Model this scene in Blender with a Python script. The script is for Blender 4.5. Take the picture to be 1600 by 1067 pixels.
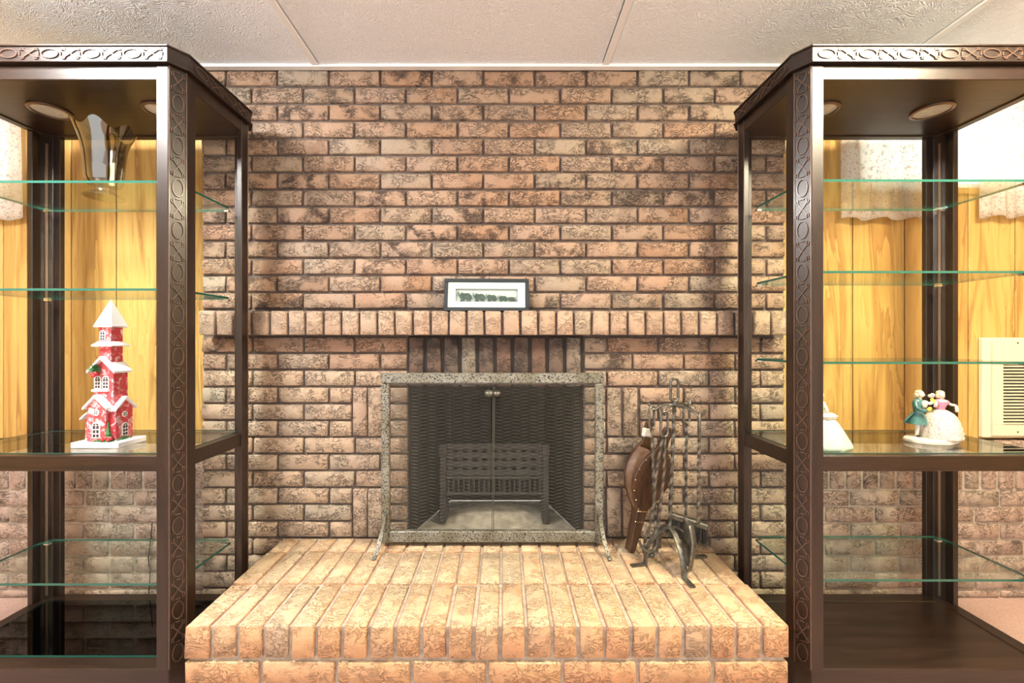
import bpy, bmesh, math, random
from mathutils import Vector, Matrix, Euler
for o in list(bpy.data.objects):
    bpy.data.objects.remove(o)
random.seed(7)
R = random.Random(11)
PI = math.pi
S = bpy.context.scene
COL = S.collection

# ------------------------------------------------------------------ camera, world, exposure
EYE = 1.04
cd = bpy.data.cameras.new('camera')
cam = bpy.data.objects.new('camera', cd); COL.objects.link(cam)
cam.location = (0, 0, EYE); cam.rotation_euler = (PI/2, 0, 0)
cd.sensor_width = 36; cd.lens = 14.85; cd.shift_x = 0.0075; cd.clip_start = 0.02
S.camera = cam
S.view_settings.view_transform = 'Standard'
S.view_settings.look = 'None'
S.view_settings.exposure = 0.2
S.view_settings.gamma = 1
S.view_settings.use_curve_mapping = False
w = bpy.data.worlds.new('world'); S.world = w; w.use_nodes = True
w.node_tree.nodes['Background'].inputs[0].default_value = (0.97, 0.985, 1.0, 1)
w.node_tree.nodes['Background'].inputs[1].default_value = 1.8
LAMP_L, LAMP_R = 98.0, 106.0
COL_L, COL_R = (1.0, 0.95, 0.90), (1.0, 0.84, 0.58)
sd_ = bpy.data.lights.new('daylight', 'SUN'); sun = bpy.data.objects.new('daylight', sd_); COL.objects.link(sun)
sun.rotation_euler = (math.radians(-62), 0, math.radians(8)); sd_.energy = 9.0; sd_.angle = math.radians(70); sd_.color = (0.93, 0.97, 1.0)

# ------------------------------------------------------------------ material helpers
def _mat(name):
    m = bpy.data.materials.new(name); m.use_nodes = True
    nt = m.node_tree; b = nt.nodes['Principled BSDF']
    return m, nt, b
def nd(nt, t, **k):
    n = nt.nodes.new(t)
    for a, v in k.items(): setattr(n, a, v)
    return n
def ramp(nt, stops, fac, interp='LINEAR'):
    n = nd(nt, 'ShaderNodeValToRGB'); cr = n.color_ramp; cr.interpolation = interp
    while len(cr.elements) < len(stops): cr.elements.new(0.5)
    for e, (p, c) in zip(cr.elements, stops):
        e.position = p; e.color = (c[0], c[1], c[2], 1) if isinstance(c, (tuple, list)) else (c, c, c, 1)
    nt.links.new(fac, n.inputs[0]); return n.outputs[0]
def mix(nt, a, b, f, mode='MIX'):
    n = nd(nt, 'ShaderNodeMix', data_type='RGBA', blend_type=mode)
    for sock, v in ((n.inputs[0], f), (n.inputs[6], a), (n.inputs[7], b)):
        if hasattr(v, 'links'): nt.links.new(v, sock)
        elif isinstance(v, (int, float)): sock.default_value = v
        else: sock.default_value = (v[0], v[1], v[2], 1)
    return n.outputs[2]
def noise(nt, vec, scale, detail=3, rough=0.5, dist=0.0):
    n = nd(nt, 'ShaderNodeTexNoise'); n.inputs['Scale'].default_value = scale
    n.inputs['Detail'].default_value = detail; n.inputs['Roughness'].default_value = rough
    n.inputs['Distortion'].default_value = dist
    if vec is not None: nt.links.new(vec, n.inputs['Vector'])
    return n.outputs[0]
def math_(nt, op, a, b=0.0):
    n = nd(nt, 'ShaderNodeMath', operation=op)
    for sock, v in ((n.inputs[0], a), (n.inputs[1], b)):
        if hasattr(v, 'links'): nt.links.new(v, sock)
        else: sock.default_value = v
    return n.outputs[0]
def objvec(nt, scale=(1, 1, 1), rnd=True):
    tc = nd(nt, 'ShaderNodeTexCoord'); oi = nd(nt, 'ShaderNodeObjectInfo')
    mp = nd(nt, 'ShaderNodeMapping'); mp.inputs['Scale'].default_value = scale
    nt.links.new(tc.outputs['Object'], mp.inputs['Vector'])
    if not rnd: return mp.outputs[0], oi.outputs['Random']
    cx = nd(nt, 'ShaderNodeCombineXYZ')
    nt.links.new(math_(nt, 'MULTIPLY', oi.outputs['Random'], 37.0), cx.inputs[0])
    nt.links.new(math_(nt, 'MULTIPLY', oi.outputs['Random'], 91.0), cx.inputs[1])
    nt.links.new(math_(nt, 'MULTIPLY', oi.outputs['Random'], 53.0), cx.inputs[2])
    va = nd(nt, 'ShaderNodeVectorMath', operation='ADD')
    nt.links.new(mp.outputs[0], va.inputs[0]); nt.links.new(cx.outputs[0], va.inputs[1])
    return va.outputs[0], oi.outputs['Random']
def bump(nt, b, h, strength, dist):
    n = nd(nt, 'ShaderNodeBump'); n.inputs['Strength'].default_value = strength
    n.inputs['Distance'].default_value = dist
    nt.links.new(h, n.inputs['Height']); nt.links.new(n.outputs[0], b.inputs['Normal'])

def plain(name, col, rough=0.5, metal=0.0, var=0.0, scale=40, coat=0.0, bmp=0.0):
    m, nt, b = _mat(name)
    b.inputs['Base Color'].default_value = (*col, 1)
    b.inputs['Roughness'].default_value = rough; b.inputs['Metallic'].default_value = metal
    if coat: b.inputs['Coat Weight'].default_value = coat; b.inputs['Coat Roughness'].default_value = 0.15
    if var or bmp:
        v, r = objvec(nt)
        n = noise(nt, v, scale, 4, 0.6)
        if var:
            lo = tuple(max(0, c*(1-var)) for c in col); hi = tuple(min(1, c*(1+var)) for c in col)
            nt.links.new(ramp(nt, [(0.3, lo), (0.7, hi)], n), b.inputs['Base Color'])
        if bmp: bump(nt, b, n, bmp, 0.003)
    return m

def brick_mat(name, cols, dark, dark_pos, crack=0.62, dust_light=None):
    """rugged pressed brick: per-brick tone, burnt patches, wavy cut relief"""
    m, nt, b = _mat(name)
    v, rnd = objvec(nt)
    base = ramp(nt, [(i/(len(cols)-1), c) for i, c in enumerate(cols)], rnd)
    tone = noise(nt, v, 11, 2)
    base = mix(nt, base, mix(nt, base, cols[2], 0.6), ramp(nt, [(0.45, 0.0), (0.62, 1.0)], tone))
    p = noise(nt, v, 17, 5, 0.62, 0.4)
    rn2 = math_(nt, 'FRACT', math_(nt, 'MULTIPLY', rnd, 17.31))
    thr = math_(nt, 'ADD', p, math_(nt, 'MULTIPLY', math_(nt, 'SUBTRACT', rn2, 0.5), 0.30))
    base = mix(nt, base, dark, ramp(nt, [(dark_pos, 0.0), (dark_pos+0.13, 0.85)], thr))
    gr = noise(nt, v, 6, 2)
    rn3 = math_(nt, 'FRACT', math_(nt, 'MULTIPLY', rnd, 7.77))
    base = mix(nt, base, (0.34, 0.30, 0.23), ramp(nt, [(0.68, 0.0), (0.9, 0.55)], math_(nt, 'MULTIPLY', math_(nt, 'ADD', gr, rn3), 0.62)))
    mpc = nd(nt, 'ShaderNodeMapping'); mpc.inputs['Scale'].default_value = (0.62, 1, 1); nt.links.new(v, mpc.inputs['Vector'])
    c1 = noise(nt, mpc.outputs[0], 62, 2.5, 0.55, 1.3)
    line = ramp(nt, [(0.0, 1.0), (0.020, 0.9), (0.050, 0.0)], math_(nt, 'ABSOLUTE', math_(nt, 'SUBTRACT', c1, 0.5)))
    cm = ramp(nt, [(0.40, 0.0), (0.54, 1.0)], noise(nt, v, 17, 2))
    line = math_(nt, 'MULTIPLY', line, cm)
    grain = noise(nt, v, 210, 3, 0.7)
    base = mix(nt, base, (0.07, 0.05, 0.04), math_(nt, 'MULTIPLY', line, crack))
    base = mix(nt, base, (0.10, 0.07, 0.05), ramp(nt, [(0.56, 0.0), (0.72, 0.65)], grain))
    if dust_light:
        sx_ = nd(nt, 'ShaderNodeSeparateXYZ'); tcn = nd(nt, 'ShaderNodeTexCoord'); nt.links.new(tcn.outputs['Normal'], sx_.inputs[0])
        up_mask = ramp(nt, [(0.5, 0.0), (0.9, 1.0)], sx_.outputs[2])          # dusty tone plus overhead light painted paler on upward faces only
        base = mix(nt, base, dust_light, math_(nt, 'MULTIPLY', up_mask, ramp(nt, [(0.35, 0.25), (0.7, 0.85)], noise(nt, v, 14, 4, 0.6))))
    nt.links.new(base, b.inputs['Base Color'])
    b.inputs['Roughness'].default_value = 0.9
    h = math_(nt, 'SUBTRACT', math_(nt, 'ADD', math_(nt, 'MULTIPLY', grain, 0.25), math_(nt, 'MULTIPLY', noise(nt, v, 60, 3), 0.5)), math_(nt, 'MULTIPLY', line, 0.9))
    bump(nt, b, h, 0.9, 0.008)
    return m

def wood_mat(name, stops, scale=(26, 26, 1.6), rough=0.4, coat=0.0, tone=0.35, bmp=0.05):
    """long grain running along local z"""
    m, nt, b = _mat(name)
    v, rnd = objvec(nt, scale)
    n1 = noise(nt, v, 1.0, 5, 0.55, 1.2)
    wv = math_(nt, 'FRACT', math_(nt, 'MULTIPLY', n1, 5.0))
    g = math_(nt, 'ADD', math_(nt, 'MULTIPLY', n1, 0.75), math_(nt, 'MULTIPLY', wv, 0.22))
    c = ramp(nt, stops, g)
    v2, _ = objvec(nt, (scale[0]*6, scale[1]*6, scale[2]*2.2))
    f = noise(nt, v2, 1.0, 3, 0.7)
    c = mix(nt, c, tuple(x*0.45 for x in stops[0][1]), ramp(nt, [(0.55, 0.0), (0.75, 0.6)], f))
    c = mix(nt, c, stops[0][1], math_(nt, 'MULTIPLY', rnd, tone))
    nt.links.new(c, b.inputs['Base Color'])
    b.inputs['Roughness'].default_value = rough
    if coat: b.inputs['Coat Weight'].default_value = coat; b.inputs['Coat Roughness'].default_value = 0.18
    bump(nt, b, f, bmp, 0.002)
    return m

def thin_glass(name, tint=(0.93, 0.98, 0.955), rough=0.0, ior=1.5):
    m = bpy.data.materials.new(name); m.use_nodes = True; nt = m.node_tree; nt.nodes.clear()
    out = nd(nt, 'ShaderNodeOutputMaterial')
    t = nd(nt, 'ShaderNodeBsdfTransparent'); t.inputs[0].default_value = (*tint, 1)
    g = nd(nt, 'ShaderNodeBsdfGlossy'); g.inputs['Roughness'].default_value = rough
    lw = nd(nt, 'ShaderNodeLayerWeight'); r0 = ((ior-1)/(ior+1))**2
    f = math_(nt, 'ADD', math_(nt, 'MULTIPLY', math_(nt, 'POWER', lw.outputs['Facing'], 5.0), 1-r0), r0)
    x = nd(nt, 'ShaderNodeMixShader')
    nt.links.new(f, x.inputs[0]); nt.links.new(t.outputs[0], x.inputs[1]); nt.links.new(g.outputs[0], x.inputs[2])
    nt.links.new(x.outputs[0], out.inputs[0]); return m

def emit(name, col, s):
    m = bpy.data.materials.new(name); m.use_nodes = True; nt = m.node_tree; nt.nodes.clear()
    out = nd(nt, 'ShaderNodeOutputMaterial'); e = nd(nt, 'ShaderNodeEmission')
    e.inputs[0].default_value = (*col, 1); e.inputs[1].default_value = s
    nt.links.new(e.outputs[0], out.inputs[0]); return m

M = {}
M['brick'] = brick_mat('wall brick', [(0.285, 0.188, 0.130), (0.365, 0.25, 0.175), (0.395, 0.272, 0.190), (0.335, 0.198, 0.120), (0.375, 0.26, 0.195), (0.305, 0.236, 0.172)], (0.070, 0.044, 0.034), 0.60)
M['brick_low'] = brick_mat('paler wall brick', [(0.38, 0.275, 0.195), (0.46, 0.34, 0.242), (0.48, 0.36, 0.257), (0.42, 0.288, 0.197), (0.45, 0.34, 0.257), (0.38, 0.305, 0.23)], (0.12, 0.085, 0.065), 0.67)
M['brick_soot'] = brick_mat('sooty brick', [(0.11, 0.075, 0.058), (0.17, 0.11, 0.082), (0.15, 0.09, 0.065), (0.13, 0.10, 0.08)], (0.05, 0.035, 0.03), 0.52)  # darker brick tones for the lintel course
M['brick_ledge'] = brick_mat('ledge brick', [(0.40, 0.285, 0.205), (0.44, 0.305, 0.215), (0.46, 0.335, 0.24), (0.39, 0.265, 0.185)], (0.20, 0.12, 0.08), 0.74, crack=0.15)
M['brick_hearth'] = brick_mat('hearth brick', [(0.54, 0.29, 0.15), (0.60, 0.36, 0.19), (0.52, 0.31, 0.17), (0.62, 0.33, 0.17), (0.52, 0.37, 0.23)], (0.25, 0.17, 0.10), 0.76, crack=0.18, dust_light=(0.64, 0.53, 0.35))
M['brick_wains'] = brick_mat('wainscot brick', [(0.38, 0.28, 0.225), (0.46, 0.34, 0.275), (0.50, 0.375, 0.30), (0.42, 0.30, 0.235)], (0.12, 0.09, 0.07), 0.66, crack=0.55)
M['mortar'] = plain('mortar', (0.13, 0.10, 0.085), 0.95, var=0.3, scale=60, bmp=0.5)
M['mortar_pale'] = plain('pale mortar', (0.42, 0.36, 0.29), 0.95, var=0.25, scale=60, bmp=0.5)
M['soot'] = plain('sooty mortar', (0.035, 0.028, 0.024), 0.95)  # near-black tone that paints in the shade of the lintel joints
M['panel'] = wood_mat('honey wood panelling', [(0.30, (0.34, 0.18, 0.050)), (0.5, (0.57, 0.36, 0.105)), (0.75, (0.64, 0.44, 0.15))], (9, 9, 0.8), 0.42, tone=0.35)
M['groove'] = plain('dark panel backing', (0.07, 0.035, 0.015), 0.8)
M['dark_wood'] = wood_mat('dark stained wood', [(0.30, (0.009, 0.0042, 0.0026)), (0.55, (0.021, 0.0098, 0.0060)), (0.8, (0.042, 0.0205, 0.0128))], (22, 22, 2.0), 0.36, coat=0.15, tone=0.2)
M['dark_wood_x'] = wood_mat('dark stained wood long', [(0.30, (0.009, 0.0042, 0.0026)), (0.55, (0.021, 0.0098, 0.0060)), (0.8, (0.042, 0.0205, 0.0128))], (2.0, 26, 26), 0.36, coat=0.15, tone=0.2)
M['fret'] = plain('carved fret', (0.085, 0.048, 0.034), 0.36, var=0.2, coat=0.3)
M['glass'] = thin_glass('clear glass')
M['glass_edge'] = plain('green glass edge', (0.020, 0.105, 0.078), 0.12)
M['smoke_glass'] = thin_glass('smoked glass sheet', (0.30, 0.30, 0.30))
M['strip'] = plain('bronze strip', (0.20, 0.13, 0.09), 0.4, 0.8)
M['chrome'] = plain('chrome', (0.75, 0.75, 0.73), 0.2, 1.0)
M['lens'] = plain('lamp lens', (0.50, 0.48, 0.43), 0.25, var=0.2, scale=70)
M['white_paint'] = plain('white paint', (0.82, 0.84, 0.86), 0.5)
M['cream'] = plain('cream enamel', (0.72, 0.68, 0.50), 0.4)
M['black'] = plain('black slot', (0.02, 0.02, 0.018), 0.7)
M['iron'] = plain('blackened iron', (0.15, 0.145, 0.125), 0.42, 0.75, var=0.5, scale=60, bmp=0.4)
M['iron_dark'] = plain('sooty iron', (0.055, 0.05, 0.045), 0.7, 0.3, var=0.4, scale=60)
M['ash'] = plain('ash', (0.46, 0.42, 0.33), 0.95, var=0.35, scale=25, bmp=0.6)
M['firebrick'] = plain('sooty firebrick', (0.022, 0.018, 0.015), 0.9, var=0.5, scale=20, bmp=0.6)
M['leather'] = plain('tan leather', (0.13, 0.072, 0.042), 0.5, var=0.3, scale=60)
M['bellows_wood'] = wood_mat('bellows wood', [(0.3, (0.03, 0.014, 0.008)), (0.55, (0.07, 0.034, 0.019)), (0.8, (0.115, 0.06, 0.034))], (30, 30, 4), 0.35, coat=0.4, tone=0.1)
M['brass'] = plain('brass studs', (0.55, 0.42, 0.22), 0.35, 1.0)
M['tag'] = plain('paper tag', (0.75, 0.70, 0.62), 0.8)
M['bristle'] = plain('black bristle', (0.03, 0.028, 0.025), 0.7)
M['slate'] = plain('slate black frame', (0.014, 0.020, 0.026), 0.5)
M['mat'] = plain('white mat board', (0.86, 0.87, 0.84), 0.8)
M['mat2'] = plain('bevel line', (0.55, 0.47, 0.42), 0.8)
M['box_back'] = plain('pale grey backing', (0.66, 0.64, 0.66), 0.8)
M['pewter'] = plain('green pewter', (0.075, 0.105, 0.095), 0.45, 0.35, var=0.55, scale=300)
M['red_paint'] = None
M['snow'] = plain('white snow paint', (0.88, 0.88, 0.87), 0.7)
M['green'] = plain('green needles', (0.05, 0.16, 0.05), 0.7, var=0.6, scale=300)
M['red'] = plain('red berries', (0.55, 0.03, 0.04), 0.4)
M['pane'] = plain('dark pane', (0.05, 0.03, 0.03), 0.3)
M['porcelain'] = plain('white porcelain', (0.62, 0.58, 0.51), 0.25, var=0.06, scale=120, coat=0.3)
M['lace'] = None
M['skin'] = plain('porcelain skin', (0.86, 0.66, 0.54), 0.3, coat=0.3)
M['hair'] = plain('pale blond glaze', (0.72, 0.60, 0.38), 0.35, var=0.25, scale=200)
M['teal'] = plain('teal glaze', (0.055, 0.16, 0.15), 0.3, coat=0.3, var=0.3, scale=150)
M['pink'] = plain('pink glaze', (0.60, 0.22, 0.34), 0.3, coat=0.3, var=0.3, scale=150)
M['yellow'] = plain('yellow glaze', (0.85, 0.65, 0.06), 0.3, coat=0.3)
M['mint'] = plain('mint glaze', (0.44, 0.58, 0.45), 0.28, var=0.15, scale=40, coat=0.4)
M['cord_w'] = plain('white cord', (0.7, 0.69, 0.64), 0.5)
M['cord_b'] = plain('black cord', (0.03, 0.03, 0.03), 0.5)
M['alu'] = plain('window frame white', (0.8, 0.8, 0.8), 0.4)

# speckled antique screen metal
m, nt, b = _mat('speckled antique metal'); M['speckle'] = m
v, _ = objvec(nt); n1 = noise(nt, v, 190, 2, 0.5, 0.8); n2 = noise(nt, v, 420, 2)
c = mix(nt, (0.27, 0.265, 0.22), (0.18, 0.165, 0.115), ramp(nt, [(0.4, 0.0), (0.65, 1.0)], noise(nt, v, 12)))
c = mix(nt, c, (0.03, 0.028, 0.022), ramp(nt, [(0.54, 0.0), (0.57, 1.0)], n1))
nt.links.new(c, b.inputs['Base Color']); b.inputs['Roughness'].default_value = 0.45; b.inputs['Metallic'].default_value = 0.35
bump(nt, b, n1, 0.4, -0.002)
# worn red paint
m, nt, b = _mat('worn red paint'); M['red_paint'] = m
v, _ = objvec(nt); n1 = noise(nt, v, 55, 4, 0.6, 0.8)
nt.links.new(mix(nt, (0.60, 0.06, 0.07), (0.86, 0.70, 0.70), ramp(nt, [(0.50, 0.0), (0.66, 0.9)], n1)), b.inputs['Base Color']); b.inputs['Roughness'].default_value = 0.6
# lace with small flowers
m, nt, b = _mat('porcelain lace'); M['lace'] = m
v, _ = objvec(nt); n1 = noise(nt, v, 260, 2); n2 = noise(nt, v, 90, 2)
c = mix(nt, (0.64, 0.60, 0.55), (0.30, 0.22, 0.21), ramp(nt, [(0.53, 0.0), (0.62, 0.8)], n1))
c = mix(nt, c, (0.45, 0.28, 0.36), ramp(nt, [(0.66, 0.0), (0.71, 0.7)], n2))
nt.links.new(c, b.inputs['Base Color']); b.inputs['Roughness'].default_value = 0.35; bump(nt, b, n1, 0.5, 0.002)
# vinyl-faced swirl ceiling tile
m, nt, b = _mat('embossed ceiling tile'); M['tile'] = m
v, _ = objvec(nt); n1 = noise(nt, v, 16, 2, 0.5, 2.2)
sw = math_(nt, 'SINE', math_(nt, 'MULTIPLY', n1, 60.0))
nt.links.new(ramp(nt, [(0.0, (0.76, 0.82, 0.89)), (1.0, (0.83, 0.89, 0.95))], math_(nt, 'ADD', math_(nt, 'MULTIPLY', sw, 0.5), 0.5)), b.inputs['Base Color'])
b.inputs['Roughness'].default_value = 0.75; bump(nt, b, sw, 0.35, 0.003)
# carpet
m, nt, b = _mat('rose carpet'); M['carpet'] = m
v, _ = objvec(nt); n1 = noise(nt, v, 220, 3, 0.7)
nt.links.new(ramp(nt, [(0.3, (0.46, 0.30, 0.25)), (0.7, (0.66, 0.48, 0.42))], n1), b.inputs['Base Color']); b.inputs['Roughness'].default_value = 0.95
bump(nt, b, n1, 0.8, 0.006)
# printed curtain, lets daylight through
m = bpy.data.materials.new('printed curtain'); m.use_nodes = True; nt = m.node_tree; nt.nodes.clear(); M['curtain'] = m
out = nd(nt, 'ShaderNodeOutputMaterial'); v, _ = objvec(nt)
n1 = noise(nt, v, 130, 2); n2 = noise(nt, v, 70, 2)
c = mix(nt, (0.86, 0.83, 0.76), (0.62, 0.36, 0.36), ramp(nt, [(0.58, 0.0), (0.64, 0.7)], n1))
c = mix(nt, c, (0.45, 0.50, 0.42), ramp(nt, [(0.62, 0.0), (0.68, 0.6)], n2))
d = nd(nt, 'ShaderNodeBsdfDiffuse'); t = nd(nt, 'ShaderNodeBsdfTranslucent'); x = nd(nt, 'ShaderNodeMixShader'); x.inputs[0].default_value = 0.62
nt.links.new(c, d.inputs[0]); nt.links.new(c, t.inputs[0]); nt.links.new(d.outputs[0], x.inputs[1]); nt.links.new(t.outputs[0], x.inputs[2]); nt.links.new(x.outputs[0], out.inputs[0])
# mercury-like smoked vase glass
m = bpy.data.materials.new('smoked lustre glass'); m.use_nodes = True; nt = m.node_tree; nt.nodes.clear(); M['vase'] = m
out = nd(nt, 'ShaderNodeOutputMaterial'); t = nd(nt, 'ShaderNodeBsdfTransparent'); t.inputs[0].default_value = (0.36, 0.34, 0.27, 1)
g = nd(nt, 'ShaderNodeBsdfGlossy'); g.inputs['Roughness'].default_value = 0.06; g.inputs[0].default_value = (0.9, 0.88, 0.82, 1)
lw = nd(nt, 'ShaderNodeLayerWeight'); x = nd(nt, 'ShaderNodeMixShader')
nt.links.new(math_(nt, 'ADD', math_(nt, 'MULTIPLY', math_(nt, 'POWER', lw.outputs['Facing'], 3.0), 0.7), 0.22), x.inputs[0]); nt.links.new(t.outputs[0], x.inputs[1]); nt.links.new(g.outputs[0], x.inputs[2]); nt.links.new(x.outputs[0], out.inputs[0])

# ------------------------------------------------------------------ mesh helpers
BASE = {}
def smooth_mesh(me, ang):
    for p in me.polygons: p.use_smooth = True
    me.set_sharp_from_angle(angle=math.radians(ang))
class MB:
    def __init__(s): s.v = []; s.f = []; s.mi = []; s.M = None
    def add(s, vs, fs, mi=0):
        o = len(s.v)
        s.v += [Vector(p) if s.M is None else s.M @ Vector(p) for p in vs]
        s.f += [tuple(i+o for i in f) for f in fs]; s.mi += [mi]*len(fs); return s
    def box(s, x0, x1, y0, y1, z0, z1, mi=0):
        return s.add([(x0,y0,z0),(x1,y0,z0),(x1,y1,z0),(x0,y1,z0),(x0,y0,z1),(x1,y0,z1),(x1,y1,z1),(x0,y1,z1)],
                     [(0,3,2,1),(4,5,6,7),(0,1,5,4),(1,2,6,5),(2,3,7,6),(3,0,4,7)], mi)
    def prism(s, poly, lo, hi, axis='z', mi=0, side_mi=None):
        f = {'z': lambda a,b,c: (a,b,c), 'y': lambda a,b,c: (a,c,b), 'x': lambda a,b,c: (c,a,b)}[axis]
        n = len(poly)
        s.add([f(a,b,lo) for a,b in poly]+[f(a,b,hi) for a,b in poly], [tuple(range(n))[::-1], tuple(range(n,2*n))], mi)
        o = len(s.v)-2*n
        s.f += [(o+i,o+(i+1)%n,o+n+(i+1)%n,o+n+i) for i in range(n)]; s.mi += [mi if side_mi is None else side_mi]*n
        return s
    def tube(s, pts, r, n=8, radii=None, twist=0.0, ry=None, cap=True, up=None):
        pts = [Vector(p) for p in pts]; k = len(pts); u = Vector(up) if up else None; vs = []; fs = []
        for i, p in enumerate(pts):
            t = (pts[min(i+1,k-1)]-pts[max(i-1,0)]).normalized()
            if u is None: u = t.orthogonal().normalized()
            u = (u-t*u.dot(t)).normalized(); w_ = t.cross(u)
            rr = radii[i] if radii else r; r2 = rr if ry is None else ry
            for j in range(n):
                a = 2*PI*(j+0.5)/n; ca, sa = math.cos(a)*rr, math.sin(a)*r2
                tw = twist*i; ct, st = math.cos(tw), math.sin(tw)
                vs.append(p+u*(ca*ct-sa*st)+w_*(ca*st+sa*ct))
        for i in range(k-1):
            for j in range(n):
                fs.append((i*n+j, i*n+(j+1)%n, (i+1)*n+(j+1)%n, (i+1)*n+j))
        if cap: fs += [tuple(range(n))[::-1], tuple(range((k-1)*n, k*n))]
        return s.add(vs, fs)
    def lathe(s, prof, n=24, c=(0,0,0), mod=None, sx=1, sy=1, cap=True):
        vs = []; fs = []; k = len(prof)
        for i, (r, z) in enumerate(prof):
            for j in range(n):
                a = 2*PI*j/n; rr, dz = (r, 0) if mod is None else mod(r, z, a, i)
                vs.append((c[0]+math.cos(a)*rr*sx, c[1]+math.sin(a)*rr*sy, c[2]+z+dz))
        for i in range(k-1):
            for j in range(n): fs.append((i*n+j, i*n+(j+1)%n, (i+1)*n+(j+1)%n, (i+1)*n+j))
        if cap and prof[0][0] > 1e-6: fs.append(tuple(range(n))[::-1])
        if cap and prof[-1][0] > 1e-6 and mod is None: fs.append(tuple(range((k-1)*n, k*n)))
        return s.add(vs, fs)
    def ball(s, c, r, n=12, m_=8):
        if not hasattr(r, '__len__'): r = (r, r, r)
        vs = [(c[0], c[1], c[2]-r[2])]
        for i in range(1, m_):
            t = -PI/2+PI*i/m_
            vs += [(c[0]+math.cos(t)*math.cos(2*PI*j/n)*r[0], c[1]+math.cos(t)*math.sin(2*PI*j/n)*r[1], c[2]+math.sin(t)*r[2]) for j in range(n)]
        vs.append((c[0], c[1], c[2]+r[2])); fs = []
        for j in range(n): fs.append((0, 1+(j+1)%n, 1+j))
        for i in range(m_-2):
            for j in range(n): a = 1+i*n; fs.append((a+j, a+(j+1)%n, a+n+(j+1)%n, a+n+j))
        a = 1+(m_-2)*n
        for j in range(n): fs.append((a+j, a+(j+1)%n, len(vs)-1))
        return s.add(vs, fs)
    def bar(s, p, q, wd, h, nrm):
        p, q, nrm = Vector(p), Vector(q), Vector(nrm).normalized(); t = (q-p).normalized(); sd = t.cross(nrm)*wd/2
        a = [p-sd, p+sd, q+sd, q-sd]; b_ = [x+nrm*h-(sd*0.35 if i in (1,2) else -sd*0.35) for i, x in enumerate(a)]
        return s.add(a+b_, [(0,1,2,3)[::-1],(4,5,6,7),(0,1,5,4),(1,2,6,5),(2,3,7,6),(3,0,4,7)])
    def mesh(s, name, mats, bevel=0, seg=1, smooth=None, off=None):
        me = bpy.data.meshes.new(name)
        me.from_pydata([tuple(x-off) if off else tuple(x) for x in s.v], [], s.f)
        for mt in (mats if isinstance(mats, (list, tuple)) else [mats]): me.materials.append(mt)
        for p, k in zip(me.polygons, s.mi): p.material_index = k
        bm = bmesh.new(); bm.from_mesh(me); bmesh.ops.recalc_face_normals(bm, faces=bm.faces)
        if bevel:
            es = [e for e in bm.edges if len(e.link_faces) == 2 and e.calc_face_angle(0) > 0.5]
            bmesh.ops.bevel(bm, geom=es, offset=bevel, segments=seg, affect='EDGES', profile=0.6)
        bm.to_mesh(me); bm.free()
        if smooth: smooth_mesh(me, smooth)
        return me
    def build(s, name, mats, parent=None, bevel=0, seg=1, smooth=None):
        off = BASE.get(parent)
        me = s.mesh(name, mats, bevel, seg, smooth, off)
        o = bpy.data.objects.new(name, me); COL.objects.link(o)
        if parent is not None: o.parent = parent
        if off is not None: BASE[o] = off
        return o
def thing(name, label, cat, loc, group=None):
    o = bpy.data.objects.new(name, None); COL.objects.link(o); o.location = loc; o.empty_display_size = 0.05
    o['label'] = label; o['category'] = cat
    if group: o['group'] = group
    BASE[o] = Vector(loc); return o
def tag(o, label, cat, group=None):
    o['label'] = label; o['category'] = cat
    if group: o['group'] = group
    return o
def struct(o, label=None, cat=None):
    o['kind'] = 'structure'
    if label: o['label'] = label
    if cat: o['category'] = cat
    return o
def arc(c, r, a0, a1, n, plane='xz'):
    out_ = []
    for i in range(n+1):
        a = a0+(a1-a0)*i/n; u, v_ = math.cos(a)*r, math.sin(a)*r
        out_.append({'xz': (c[0]+u, c[1], c[2]+v_), 'yz': (c[0], c[1]+u, c[2]+v_), 'xy': (c[0]+u, c[1]+v_, c[2])}[plane])
    return out_
def spline(pts, k=8):
    pts = [Vector(p) for p in pts]; P_ = [pts[0]*2-pts[1]]+pts+[pts[-1]*2-pts[-2]]; out_ = []
    for i in range(1, len(P_)-2):
        for j in range(k):
            t = j/k; a, b_, c_, d_ = P_[i-1:i+3]
            out_.append(0.5*((2*b_)+(c_-a)*t+(2*a-5*b_+4*c_-d_)*t*t+(3*b_-a-3*c_+d_)*t**3))
    return out_+[pts[-1]]

# ------------------------------------------------------------------ bricks
_bc = {}
def brick_mesh(l, d, h, mat, var):
    key = (round(l, 3), round(d, 3), round(h, 3), mat, var)
    if key in _bc: return _bc[key]
    rr = random.Random(hash(key[:3]) ^ var*7919)
    mb = MB(); mb.box(-l/2, l/2, -d/2, d/2, -h/2, h/2)
    mb.v = [p+Vector((rr.uniform(-1,1)*0.0014, rr.uniform(-1,1)*0.0018, rr.uniform(-1,1)*0.0014)) for p in mb.v]
    me = mb.mesh('brick', M[mat], bevel=0.0035); smooth_mesh(me, 50)
    _bc[key] = me; return me
def brick(parent, x0, x1, yf, d, z0, z1, mat, proud=0.002):
    l, h = x1-x0, z1-z0
    o = bpy.data.objects.new('brick', brick_mesh(l, d, h, mat, R.randrange(4)))
    COL.objects.link(o); o.parent = parent; off = BASE.get(parent, Vector((0,0,0)))
    o.location = Vector(((x0+x1)/2, yf+d/2+R.uniform(-proud, proud), (z0+z1)/2))-off
    o.rotation_euler = (R.uniform(-.006,.006), R.uniform(-.006,.006), R.uniform(-.008,.008))
    return o
J = 0.0098
def course(parent, xs, zt, h, yf, mat, d=0.05):
    for a, c_ in zip(xs[:-1], xs[1:]):
        if c_-a > 0.02: brick(parent, a+J/2, c_-J/2, yf, d, zt-h, zt, mat)
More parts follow.
